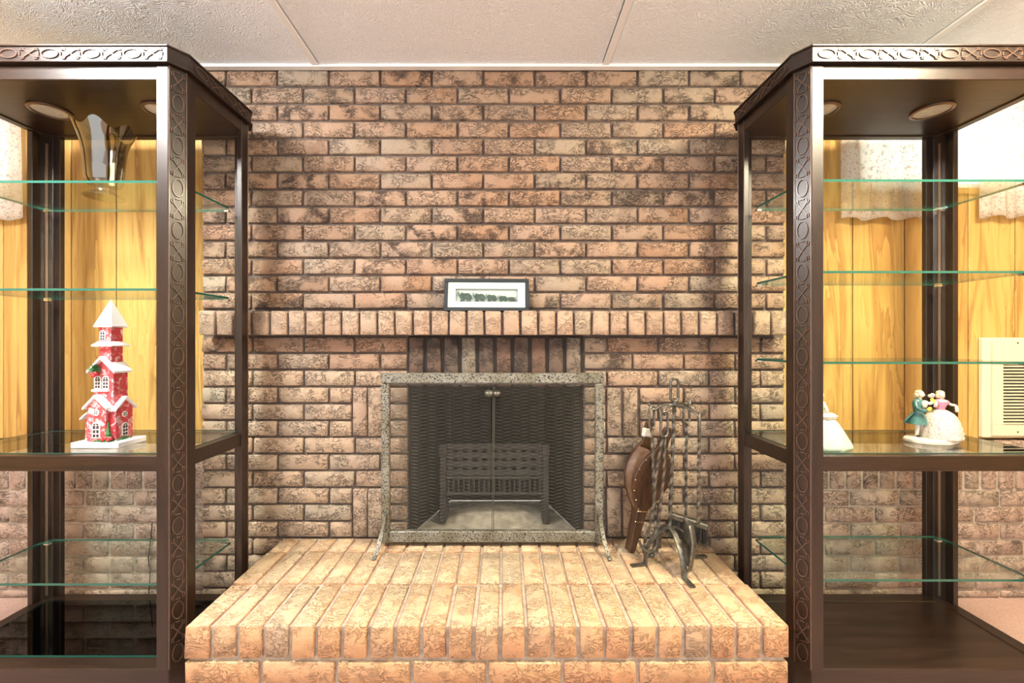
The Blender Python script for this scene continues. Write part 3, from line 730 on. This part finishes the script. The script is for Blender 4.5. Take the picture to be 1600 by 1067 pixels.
# tongs
h = HK['tongs']; d = (h-TC); d.z = 0; d.normalize(); hp = h+d*.012+Vector((0,0,.004))
tg = thing('fire_tongs', 'iron tongs with two twisted arms hanging at front left of the stand', 'tongs', (hp.x, hp.y, 0.29), 'fire tools')
q = MB(); loop(q, (hp.x, hp.y, hp.z-.040), .0135, .085, .0045, .2); q.build('handle', M['iron'], tg, smooth=60)
for s_ in (-1, 1):
    a = Vector((hp.x+s_*.004, hp.y+.004, hp.z-.082)); b_ = Vector((hp.x-.018+s_*.012, hp.y+.03, .44)); c_ = Vector((hp.x-.036+s_*.020, hp.y+.045, .315)); e_ = c_+Vector((-s_*.012, -.004, -.024))
    pts = spline([a, a.lerp(b_, .5)+Vector((s_*.005,0,0)), b_, c_, e_], 12)
    MB().tube(pts, .0056, 4, twist=.5).build('arm', M['iron'], tg, smooth=35)
    MB().ball(e_, (.010, .006, .010), 10, 6).build('pad', M['iron'], tg, smooth=60)
# brush
h = HK['brush']; d = (h-TC); d.z = 0; d.normalize(); hp = h+d*.012+Vector((0,0,.004))
br = thing('hearth_brush', 'iron hearth brush with black bristles hanging behind the shovel', 'brush', (hp.x, hp.y, 0.28), 'fire tools')
q = MB(); loop(q, (hp.x-.005, hp.y, hp.z-.032), .0135, .075, .0045, .3); q.build('handle', M['iron'], br, smooth=60)
bq = Vector((.670, 1.560, .400)); rod((hp.x-.005, hp.y, hp.z-.068), bq, .0055, .45).build('shaft', M['iron'], br, smooth=35)
bx = Vector((.118, -.060, -.022)).normalized(); bc = Vector((.675, 1.550, .382)); byv = Vector((-bx.y, bx.x, 0)).normalized(); bz = bx.cross(byv)
MM = Matrix((( bx.x, byv.x, bz.x, bc.x), (bx.y, byv.y, bz.y, bc.y), (bx.z, byv.z, bz.z, bc.z), (0, 0, 0, 1)))
q = MB(); q.M = MM; q.box(-.068, .068, -.014, .014, -.010, .012); q.build('head', M['iron'], br, bevel=.004)
q = MB(); q.M = MM; rb = random.Random(3)
for i in range(620):
    u, v_ = rb.uniform(-.065, .065), rb.uniform(-.012, .012); a = Vector((u, v_, -.008)); L = rb.uniform(.066, .082)
    b_ = a+Vector((u*.25+rb.uniform(-.012, .012), v_*.8+rb.uniform(-.012, .012), -L)); s_ = .0011
    q.add([a+Vector((s_,0,0)), a+Vector((-s_,s_,0)), a+Vector((-s_,-s_,0)), b_], [(0,1,3), (1,2,3), (2,0,3)])
o = q.build('bristles', M['bristle'], br); o['kind'] = 'stuff'
# shovel
h = HK['shovel']; d = (h-TC); d.z = 0; d.normalize(); hp = h+d*.012+Vector((0,0,.004))
sh = thing('ash_shovel', 'iron ash shovel with pan turned edge-on hanging at front right', 'shovel', (hp.x, hp.y, 0.28), 'fire tools')
q = MB(); loop(q, (hp.x, hp.y, hp.z-.040), .0125, .085, .0048, 1.2); q.build('handle', M['iron'], sh, smooth=60)
sq = Vector((hp.x+.002, hp.y+.012, .432)); rod((hp.x, hp.y, hp.z-.082), sq, .0058, .5).build('shaft', M['iron'], sh, smooth=35)
pn = Vector((-.95, .16, .16)).normalized(); up = Vector((.20, .02, 1)); up = (up-pn*up.dot(pn)).normalized(); sd = pn.cross(up)
cx_ = Vector((sq.x-.012, sq.y, .355)); prof = []
nu, nv = 10, 10; vs = []; fs = []
for j in range(nv+1):
    tv = j/nv; wdt = .056*(0.62+0.38*math.sin(min(1, tv*1.5)*PI/2)) if tv < .75 else .056*math.cos((tv-.75)/.25*0.95)
    for i in range(nu+1):
        tu = -1+2*i/nu
        vs.append(cx_+up*(.075-.152*tv)+sd*(tu*wdt)+pn*(.024*abs(tu)**2.5+.016*max(0, 1-tv*3)))
for j in range(nv):
    for i in range(nu): a = j*(nu+1)+i; fs.append((a, a+1, a+nu+2, a+nu+1))
po = MB().add(vs, fs).build('pan', M['iron'], sh, smooth=60); mo = po.modifiers.new('thickness', 'SOLIDIFY'); mo.thickness = .003

# ------------------------------------------------------------------ bellows leaning on the wall
be = thing('fireplace_bellows', 'dark wooden fireplace bellows leaning nozzle-down against the brick', 'bellows', (.462, 1.56, HT))
tip = Vector((.461, 1.555, HT+.004)); vax = Vector((.112, -.004, .462)).normalized(); wax = Vector((.40, -.90, .0)); wax = (wax-vax*wax.dot(vax)).normalized(); uax = vax.cross(wax)
def BM(ang, woff):
    hinge = .15; R4 = Matrix.Rotation(ang, 4, 'X')          # local: u=x, v=y, w=z
    B4 = Matrix(((uax.x, vax.x, wax.x, tip.x), (uax.y, vax.y, wax.y, tip.y), (uax.z, vax.z, wax.z, tip.z), (0, 0, 0, 1)))
    return B4 @ Matrix.Translation((0, hinge, woff)) @ R4 @ Matrix.Translation((0, -hinge, 0))
half = [(.022, .14), (.030, .165), (.055, .20), (.076, .235), (.086, .275), (.083, .315), (.066, .352), (.040, .382), (.024, .402), (.020, .425), (.022, .452), (.017, .474), (.0, .482)]
outl = [(a, b_) for a, b_ in half]+[(-a, b_) for a, b_ in half[-2::-1]]
A0, A1 = math.radians(5), math.radians(-8)
for ang, wo, lab in ((A0, .010, 1), (A1, -.010, 0)):
    q = MB(); q.M = BM(ang, wo); q.prism(outl, -.006, .006); bo = q.build('board', M['bellows_wood'], be, bevel=.002)
lea = MB(); bd = [(a*.97, b_) for a, b_ in half if b_ < .39]; bd = [(-a, b_) for a, b_ in bd[::-1]]+bd
nseg = 6; rows = []
for k in range(nseg+1):
    t = k/nseg; Mx = BM(A1+(A0-A1)*t, -.010+.020*t); puff = 1-.10*math.sin(PI*t)+.05*math.sin(3*PI*t)
    rows.append([Mx @ Vector((a*puff, b_, 0)) for a, b_ in bd])
vs = [p for r_ in rows for p in r_]; nb = len(bd); fs = []
for k in range(nseg):
    for i in range(nb-1): a = k*nb+i; fs.append((a, a+1, a+nb+1, a+nb))
lea.add(vs, fs).build('leather', M['leather'], be, smooth=60)
q = MB(); q.M = BM(0, 0); q.prism([(-.027, .165), (-.023, .125), (-.0135, .0), (.0135, .0), (.023, .125), (.027, .165)], -.017, .017); q.build('nozzle', M['bellows_wood'], be, bevel=.004)
q = MB(); q.M = BM(A0, .010)
for i, (a, b_) in enumerate(half[1:9]):
    for s_ in (-1, 1): q.ball((s_*(a-.006), b_, .007), .0022, 6, 4)
for vv, hw in ((.118, .021), (.158, .024)):
    for i in range(6): q.ball((-hw+2*hw*i/5, vv, .0085), .0024, 6, 4)
q.build('studs', M['brass'], be)
q = MB(); q.M = BM(A1, -.010); q.box(-.026, .012, .418, .452, -.009, .009); q.build('paper_tag', M['tag'], be, bevel=.004)

# ------------------------------------------------------------------ red toy church
HXo, HYo, HZo = -1.331, 1.290, 0.7128
ch = thing('toy_church', 'red and white snowy toy church tower on the left cabinet', 'ornament', (HXo+.075, HYo+.055, HZo))
def H(): mb = MB(); mb.M = Matrix.Translation((HXo, HYo, HZo)); return mb
H().box(0, .152, 0, .108, 0, .018).build('base', M['snow'], ch, bevel=.002)
def gable_x(mb, x0, x1, y0, y1, z0, ze, zp):      # ridge along y, gable faces front
    xm_ = (x0+x1)/2; mb.prism([(x0, z0), (x1, z0), (x1, ze), (xm_, zp), (x0, ze)], y0, y1, 'y'); return mb
def gable_y(mb, x0, x1, y0, y1, z0, ze, zp):
    ym_ = (y0+y1)/2; mb.prism([(y0, z0), (y1, z0), (y1, ze), (ym_, zp), (y0, ze)], x0, x1, 'x'); return mb
def roof_x(mb, x0, x1, y0, y1, ze, zp, o=.009, t=.008):
    xm_ = (x0+x1)/2; k = (zp-ze)/((x1-x0)/2); mb.prism([(x0-o, ze-k*o), (xm_, zp), (x1+o, ze-k*o), (x1+o, ze-k*o+t), (xm_, zp+t*1.3), (x0-o, ze-k*o+t)], y0-o, y1+.004, 'y'); return mb
def roof_y(mb, x0, x1, y0, y1, ze, zp, o=.009, t=.008):
    ym_ = (y0+y1)/2; k = (zp-ze)/((y1-y0)/2); mb.prism([(y0-o, ze-k*o), (ym_, zp), (y1+o, ze-k*o), (y1+o, ze-k*o+t), (ym_, zp+t*1.3), (y0-o, ze-k*o+t)], x0-.004, x1+o, 'x'); return mb
g = H(); gable_x(g, .040, .100, .014, .060, .018, .130, .160); gable_y(g, .070, .118, .030, .092, .018, .122, .150); g.box(.026, .045, .022, .085, .018, .090); g.box(.041, .116, .032, .090, .018, .119)
g.build('ground_storey', M['red_paint'], ch)
r_ = H(); roof_x(r_, .040, .100, .014, .060, .130, .160); roof_y(r_, .080, .118, .030, .092, .122, .150); r_.prism([(.014, .086), (.044, .112), (.044, .119), (.014, .093)], .014, .088, 'y')
r_.build('ground_roof', M['snow'], ch, bevel=.001)
gable_x(H(), .046, .110, .030, .082, .12, .250, .283).build('middle_storey', M['red_paint'], ch)
roof_x(H(), .046, .110, .030, .082, .250, .283, .013).build('middle_roof', M['snow'], ch, bevel=.001)
H().box(.044, .098, .022, .031, .178, .185).build('balcony_ledge', M['snow'], ch, bevel=.001)
tx0, tx1, ty0, ty1 = .058, .097, .036, .078
H().box(tx0, tx1, ty0, ty1, .26, .392).build('tower', M['red_paint'], ch)
cx_, cy_ = (tx0+tx1)/2, (ty0+ty1)/2
def pyr(mb, z0, hw0, z1, hw1): mb.add([(cx_-hw0, cy_-hw0, z0), (cx_+hw0, cy_-hw0, z0), (cx_+hw0, cy_+hw0, z0), (cx_-hw0, cy_+hw0, z0), (cx_-hw1, cy_-hw1, z1), (cx_+hw1, cy_-hw1, z1), (cx_+hw1, cy_+hw1, z1), (cx_-hw1, cy_+hw1, z1)], [(0,3,2,1),(4,5,6,7),(0,1,5,4),(1,2,6,5),(2,3,7,6),(3,0,4,7)]); return mb
pyr(pyr(H(), .325, .034, .329, .034), .329, .034, .341, .022).build('tower_skirt', M['snow'], ch)
pyr(pyr(H(), .388, .030, .392, .030), .392, .030, .478, .0015).build('spire', M['snow'], ch)
def window(cx0, z0, wd, ht, plane, at):           # arched window with panes
    n_ = 8; ol = [(-wd/2, 0), (wd/2, 0)]+[(math.cos(PI*i/n_)*wd/2, ht-wd/2+math.sin(PI*i/n_)*wd/2) for i in range(n_+1)]
    fnm = lambda mb, poly, lo, hi: mb.prism([(cx0+a, z0+b_) for a, b_ in poly], lo, hi, plane)
    q = H(); dlt = -.002 if plane == 'y' else .002; fnm(q, ol, min(at, at+dlt), max(at, at+dlt)); wo = q.build('window', M['snow'], ch)
    d2 = dlt*1.4; k = wd*.30; ys_ = 3 if ht > .03 else 2; hh = (ht-wd*.45)/ys_; q = H()
    for sx in (-1, 1):
        for i in range(ys_):
            zc = hh*(i+.5)+.001; fnm(q, [(sx*wd*.21-k/2, zc-hh*.36), (sx*wd*.21+k/2, zc-hh*.36), (sx*wd*.21+k/2, zc+hh*.36), (sx*wd*.21-k/2, zc+hh*.36)], min(at, at+d2), max(at, at+d2))
        zc = ht-wd*.34; fnm(q, [(sx*wd*.07, zc-wd*.08), (sx*wd*.33, zc-wd*.08), (sx*wd*.25, zc+wd*.10), (sx*wd*.07, zc+wd*.2)], min(at, at+d2), max(at, at+d2))
    q.build('panes', M['pane'], wo)
window(.070, .030, .026, .052, 'y', .014); window(.060, .187, .021, .042, 'y', .030); window(.086, .187, .021, .042, 'y', .030); window(.070, .344, .018, .034, 'y', .036)
window(.062, .028, .022, .044, 'x', .118)
for plane, c0, z0, at in (('y', .070, .112, .014), ('x', .061, .100, .118)):
    q = H(); dl = -.002 if plane == 'y' else .002; q.prism([(c0+math.cos(2*PI*i/14)*.010, z0+math.sin(2*PI*i/14)*.010) for i in range(14)], min(at, at+dl), max(at, at+dl), plane); wo = q.build('round_window', M['snow'], ch)
    q = H()
    for sx in (-1, 1):
        for sz in (-1, 1): q.prism([(c0+sx*.0012, z0+sz*.0012), (c0+sx*.006, z0+sz*.0012), (c0+sx*.0045, z0+sz*.0045), (c0+sx*.0012, z0+sz*.006)], min(at, at+dl*1.4), max(at, at+dl*1.4), plane)
    q.build('panes', M['pane'], wo)
rt = random.Random(5)
def tuft(mb, c, r, n_, L):
    for i in range(n_):
        d = Vector((rt.gauss(0, 1), rt.gauss(0, 1), rt.gauss(0, 1)+.3)).normalized(); p = Vector(c)+Vector((d.x*r[0], d.y*r[1], d.z*r[2]))*rt.random(); e_ = p+d*L; s_ = d.orthogonal().normalized()*.0012; t_ = d.cross(s_)
        mb.add([p+s_, p-s_*.5+t_, p-s_*.5-t_, e_], [(0,1,3), (1,2,3), (2,0,3)])
q = H(); tuft(q, (.058, .020, .250), (.014, .006, .012), 170, .014); q.build('pine_sprig', M['green'], ch)
q = H(); tuft(q, (.095, .010, .020), (.040, .004, .004), 160, .008); tuft(q, (.128, .050, .020), (.005, .035, .004), 120, .008); q.build('grass', M['green'], ch)
q = H()
for k in range(5): z = .02+k*.011; q.lathe([(.013-.0024*k, 0), (.002, .016)], 10, (.108, .014, z))
q.build('fir_tree', M['green'], ch)
q = H()
for c_ in ((.056, .014, .236), (.066, .015, .238), (.061, .013, .230), (.100, .006, .026), (.108, .005, .030), (.114, .007, .025), (.104, .005, .033), (.119, .010, .030)): q.ball(c_, .0055, 8, 6)
q.build('berries', M['red'], ch, smooth=60)

ch.scale = (0.96,)*3
# ------------------------------------------------------------------ lustre vase
VX, VY, VZ = -1.335, 1.410, 1.5192
vb = MB(); prof = [(.054, 0), (.055, .003), (.046, .009), (.030, .017), (.026, .024), (.030, .031), (.044, .040), (.050, .060), (.053, .100), (.056, .140), (.060, .170), (.066, .192), (.075, .212), (.081, .226)]
def fl(r, z, a, i):
    t = max(0, (z-.15)/.076); return r*(1+.07*t*math.cos(6*a)), .012*t*t*math.cos(6*a+.4)
vb.lathe(prof, 72, (VX, VY, VZ), fl); vs_ = tag(vb.build('vase', M['vase'], None, smooth=60), 'smoky lustre glass vase with ruffled rim on the top left shelf', 'vase')

# ------------------------------------------------------------------ porcelain figures
FZ = 0.7128
fg = thing('couple_figurine', 'porcelain figurine of a dancing couple, lady in wide white lace skirt', 'figurine', (1.395, 1.381, FZ))
X, Y = 1.395, 1.381
MB().lathe([(.080, 0), (.083, .008), (.078, .016), (.0, .017)], 36, (X, Y, FZ), lambda r, z, a, i: (r*(1+.03*math.cos(9*a)), 0), 1.0, .62).build('base', M['porcelain'], fg, smooth=60)
lx, ly = X+.026, Y-.006
pr = [(.058, .014), (.061, .022), (.058, .030), (.060, .036), (.056, .046), (.057, .052), (.052, .064), (.052, .069), (.045, .082), (.044, .087), (.034, .098), (.022, .106), (.014, .110)]
MB().lathe(pr, 48, (lx, ly, FZ), lambda r, z, a, i: (r*(1+.03*math.cos(14*a)*(1-i/14)), 0), 1.0, .85).build('lace_skirt', M['lace'], fg, smooth=60)
MB().lathe([(.013, .106), (.012, .114), (.016, .124), (.0185, .134), (.017, .141), (.009, .146), (.0, .147)], 20, (lx, ly, FZ), None, 1.05, .8).build('bodice', M['pink'], fg, smooth=60)
q = MB(); q.tube([(lx, ly, FZ+.142), (lx, ly-.001, FZ+.153)], .0050, 10); q.ball((lx-.001, ly-.002, FZ+.1605), (.0098, .0105, .0120), 14, 10); q.ball((lx-.003, ly-.0125, FZ+.159), (.0018, .002, .002), 6, 4)
q.ball((lx, ly-.006, FZ+.139), (.0145, .009, .006), 12, 8); q.build('head', M['skin'], fg, smooth=60)
q = MB(); q.ball((lx+.001, ly+.002, FZ+.166), (.0115, .0115, .0090), 14, 8); q.ball((lx+.009, ly+.001, FZ+.155), (.005, .006, .009), 10, 6); q.ball((lx-.010, ly+.002, FZ+.156), (.004, .006, .008), 10, 6); q.build('hair', M['hair'], fg, smooth=60)
for s_, pts in ((1, [(lx+.016, ly, FZ+.139), (lx+.030, ly-.004, FZ+.128), (lx+.041, ly-.010, FZ+.124), (lx+.036, ly-.018, FZ+.114), (lx+.030, ly-.024, FZ+.108)]), (-1, [(lx-.016, ly, FZ+.139), (lx-.026, ly-.010, FZ+.128), (lx-.034, ly-.016, FZ+.124)])):
    MB().tube(spline(pts, 4), .0044, 8).build('arm', M['skin'], fg, smooth=60)
    MB().ball((lx+s_*.019, ly-.001, FZ+.134), (.0080, .0085, .0085), 12, 8).build('sleeve', M['pink'], fg, smooth=60)
gx, gy = X-.036, Y+.004
q = MB()
for s_ in (-1, 1): q.tube([(gx+s_*.008, gy, FZ+.068), (gx+s_*.009, gy-.002, FZ+.044), (gx+s_*.010, gy, FZ+.018)], .006, 10, radii=[.0085, .0068, .0048])
q.build('breeches', M['porcelain'], fg, smooth=60)
q = MB()
for s_ in (-1, 1): q.ball((gx+s_*.010, gy-.006, FZ+.0195), (.0045, .009, .004), 10, 6)
q.build('shoes', M['black'], fg, smooth=60)
MB().lathe([(.030, .060), (.029, .066), (.021, .086), (.0145, .100), (.0165, .116), (.0185, .130), (.015, .140), (.006, .146), (.0, .147)], 20, (gx-.002, gy+.002, FZ), lambda r, z, a, i: (r*(1+.06*math.cos(5*a)*max(0, 1-i/3)), 0), 1.0, .75).build('coat', M['teal'], fg, smooth=60)
MB().add([(gx-.020, gy-.004, FZ+.098), (gx-.046, gy+.002, FZ+.070), (gx-.040, gy+.012, FZ+.058), (gx-.016, gy+.016, FZ+.066), (gx-.012, gy+.010, FZ+.100)], [(0, 1, 2, 3, 4)]).build('coat_tail', M['teal'], fg).modifiers.new('thickness', 'SOLIDIFY').thickness = .003
q = MB(); q.ball((gx+.006, gy-.012, FZ+.128), (.010, .005, .014), 12, 8); q.build('jabot', M['porcelain'], fg, smooth=60)
q = MB(); q.tube([(gx+.001, gy, FZ+.142), (gx+.002, gy-.001, FZ+.152)], .0052, 10); q.ball((gx+.002, gy-.002, FZ+.1605), (.0098, .0108, .0120), 14, 10); q.ball((gx+.005, gy-.013, FZ+.159), (.002, .002, .002), 6, 4); q.build('head', M['skin'], fg, smooth=60)
q = MB(); q.ball((gx+.001, gy+.002, FZ+.167), (.0112, .0115, .0085), 14, 8); q.ball((gx-.009, gy+.003, FZ+.158), (.004, .007, .008), 10, 6); q.ball((gx-.002, gy+.012, FZ+.150), (.005, .004, .010), 10, 6); q.build('hair', M['hair'], fg, smooth=60)
MB().tube(spline([(gx-.015, gy-.002, FZ+.135), (gx-.020, gy-.012, FZ+.118), (gx-.008, gy-.022, FZ+.108), (gx+.008, gy-.026, FZ+.110)], 4), .0058, 8).build('sleeve', M['teal'], fg, smooth=60)
MB().tube(spline([(gx+.015, gy-.004, FZ+.136), (gx+.024, gy-.010, FZ+.130), (gx+.032, gy-.014, FZ+.136)], 4), .0054, 8).build('sleeve', M['porcelain'], fg, smooth=60)
q = MB()
for c_ in ((gx+.008, gy-.028, FZ+.116), (gx+.003, gy-.029, FZ+.113), (gx+.034, gy-.010, FZ+.142), (gx+.037, gy-.012, FZ+.139)): q.ball(c_, .0058, 8, 6)
q.build('yellow_roses', M['yellow'], fg, smooth=60)
q = MB()
for c_ in ((gx+.034, gy-.008, FZ+.153), (gx+.028, gy-.008, FZ+.156), (gx+.038, gy-.006, FZ+.156), (gx+.033, gy-.012, FZ+.160)): q.ball(c_, .0062, 8, 6)
q.build('white_roses', M['porcelain'], fg, smooth=60)

lf = thing('lady_figurine', 'pale mint porcelain lady figurine half hidden behind the cabinet post', 'figurine', (0.983, 1.316, FZ))
X, Y = 0.983, 1.316
MB().lathe([(.082, 0), (.086, .006), (.083, .016), (.070, .045), (.052, .078), (.038, .096), (.022, .105), (.012, .108)], 48, (X, Y, FZ), lambda r, z, a, i: (r*(1+.055*math.cos(9*a)*(1-z/.12)), .004*math.cos(9*a) if i in (1, 2) else 0), 1.0, .85).build('skirt', M['mint'], lf, smooth=60)
MB().lathe([(.046, .094), (.050, .103), (.040, .110), (.013, .112)], 32, (X, Y, FZ), lambda r, z, a, i: (r*(1+.05*math.cos(8*a)), 0), 1.0, .8).build('overskirt', M['porcelain'], lf, smooth=60)
MB().lathe([(.013, .104), (.011, .116), (.016, .130), (.0175, .142), (.009, .150), (.0, .152)], 20, (X, Y, FZ), None, 1.0, .8).build('bodice', M['mint'], lf, smooth=60)
q = MB(); q.tube([(X, Y, FZ+.146), (X, Y, FZ+.160)], .005, 10); q.ball((X, Y-.002, FZ+.168), (.010, .011, .0125), 14, 10); q.ball((X, Y-.013, FZ+.167), (.002, .002, .002), 6, 4); q.build('head', M['skin'], lf, smooth=60)
q = MB(); q.ball((X, Y+.003, FZ+.174), (.0115, .0115, .009), 14, 8); q.ball((X, Y+.011, FZ+.165), (.007, .006, .009), 10, 6); q.build('hair', M['hair'], lf, smooth=60)
for s_ in (-1, 1): MB().tube(spline([(X+s_*.012, Y, FZ+.142), (X+s_*.012, Y-.012, FZ+.126), (X+s_*.006, Y-.024, FZ+.116)], 4), .0045, 8).build('arm', M['skin'], lf, smooth=60)

fg.scale = lf.scale = (0.96,)*3
# ------------------------------------------------------------------ wall heater, curtains, cords
hx0, hx1, hz0, hz1 = 1.965, 2.420, 0.645, 1.056
ht = thing('wall_heater', 'cream louvred wall heater on the panelling right of the cabinet', 'heater', ((hx0+hx1)/2, YP, hz0))
MB().box(hx0, hx1, YP-.022, YP-.001, hz0, hz1).build('housing', M['cream'], ht, bevel=.004)
lx0, lx1, lz0, lz1 = hx0+.070, hx1-.070, hz0+.055, hz1-.110
fp = MB(); a, b_ = hx0+.030, hx1-.030
fp.box(a, b_, YP-.034, YP-.022, lz1, hz1-.012).box(a, b_, YP-.034, YP-.022, hz0+.010, lz0).box(a, lx0, YP-.034, YP-.022, lz0, lz1).box(lx1, b_, YP-.034, YP-.022, lz0, lz1)
fp.build('face_plate', M['cream'], ht, bevel=.002)
MB().box(lx0, lx1, YP-.0235, YP-.0222, lz0, lz1).build('slot_backing', M['black'], ht)
sm = None
for i in range(19):
    z = lz0+(lz1-lz0)*(i+.5)/19
    if sm is None:
        mb = MB(); mb.prism([(-.006, -.0035), (.004, .0012), (.004, .0032), (-.006, -.0012)], -(lx1-lx0)/2, (lx1-lx0)/2, 'x'); sm = mb.mesh('slat', M['cream'])
    o = bpy.data.objects.new('slat', sm); COL.objects.link(o); o.parent = ht; o.location = Vector(((lx0+lx1)/2, YP-.028, z))-BASE[ht]
q = MB()
for z in (hz1-.022, hz0+.026): q.ball(((lx0+lx1)/2-.10, YP-.034, z), (.004, .002, .004), 8, 6)
q.build('screw', M['iron'], ht)

def curtain(x0, x1, z0, z1, y, k, ph, label, skew=0.0):
    nx, nz = 60, 14; vs = []; fs = []
    for j in range(nz+1):
        tz = j/nz
        for i in range(nx+1):
            tx = i/nx; x = x0+(x1-x0)*tx+skew*(1-tz)*tx
            vs.append((x, y+.011*math.sin(k*tx*2*PI+ph)*(.55+.45*tz)+.004*math.sin(k*2.3*tx*2*PI+ph*2), z0+(z1-z0)*tz-(1-tz)*.006*math.sin(k*tx*2*PI+ph+1)))
    for j in range(nz):
        for i in range(nx): a = j*(nx+1)+i; fs.append((a, a+1, a+nx+2, a+nx+1))
    o = MB().add(vs, fs).build('curtain', M['curtain'], None, smooth=80)
    mo = o.modifiers.new('thickness', 'SOLIDIFY'); mo.thickness = .0012
    return tag(o, label, 'curtain', 'printed cafe curtains')
curtain(-2.55, -1.968, 1.540, 2.098, YP-.032, 4.5, .6, 'pale floral curtain at the far left window behind the vase cabinet', .01)
curtain(1.373, 1.690, 1.540, 2.098, YP-.032, 2.6, 2.4, 'pale floral curtain panel just left of the right cabinet back post', .035)
curtain(1.940, 2.120, 1.548, 2.098, YP-.032, 1.6, .2, 'narrow floral curtain panel right of the bare window glass', .012)
curtain(2.110, 2.55, 1.540, 2.098, YP-.064, 3.6, 2.0, 'pale floral curtain panel at the right picture edge')
for i, W_ in enumerate((WL, WR)):
    r_ = tag(MB().tube([(W_[0]-.09, YP-.036, 2.107), (W_[1]+.09, YP-.036, 2.107)], .005, 8).build('curtain_rod', M['white_paint'], None, smooth=60), ('thin white curtain rod over the far left window', 'thin white curtain rod over the right window')[i], 'curtain rod')
    for xx in (W_[0]-.07, W_[1]+.07): MB().tube([(xx, YP-.036, 2.107), (xx, YP, 2.107)], .004, 6).build('bracket', M['white_paint'], r_)
tag(MB().tube(spline([(-1.417, 1.700, .31), (-1.425, 1.702, .24), (-1.432, 1.700, .17), (-1.428, 1.702, .10), (-1.425, 1.690, .004)], 8), .0022, 6).build('power_cord', M['cord_b'], None, smooth=60), 'thin dark cord hanging against brick behind the church cabinet', 'cord')
tag(MB().tube(spline([(1.165, 1.702, .58), (1.158, 1.700, .46), (1.125, 1.699, .33), (1.120, 1.698, .20), (1.118, 1.690, .004)], 8), .0024, 6).build('power_cord', M['cord_w'], None, smooth=60), 'thin white cord hanging against brick behind the figurine cabinet', 'cord')
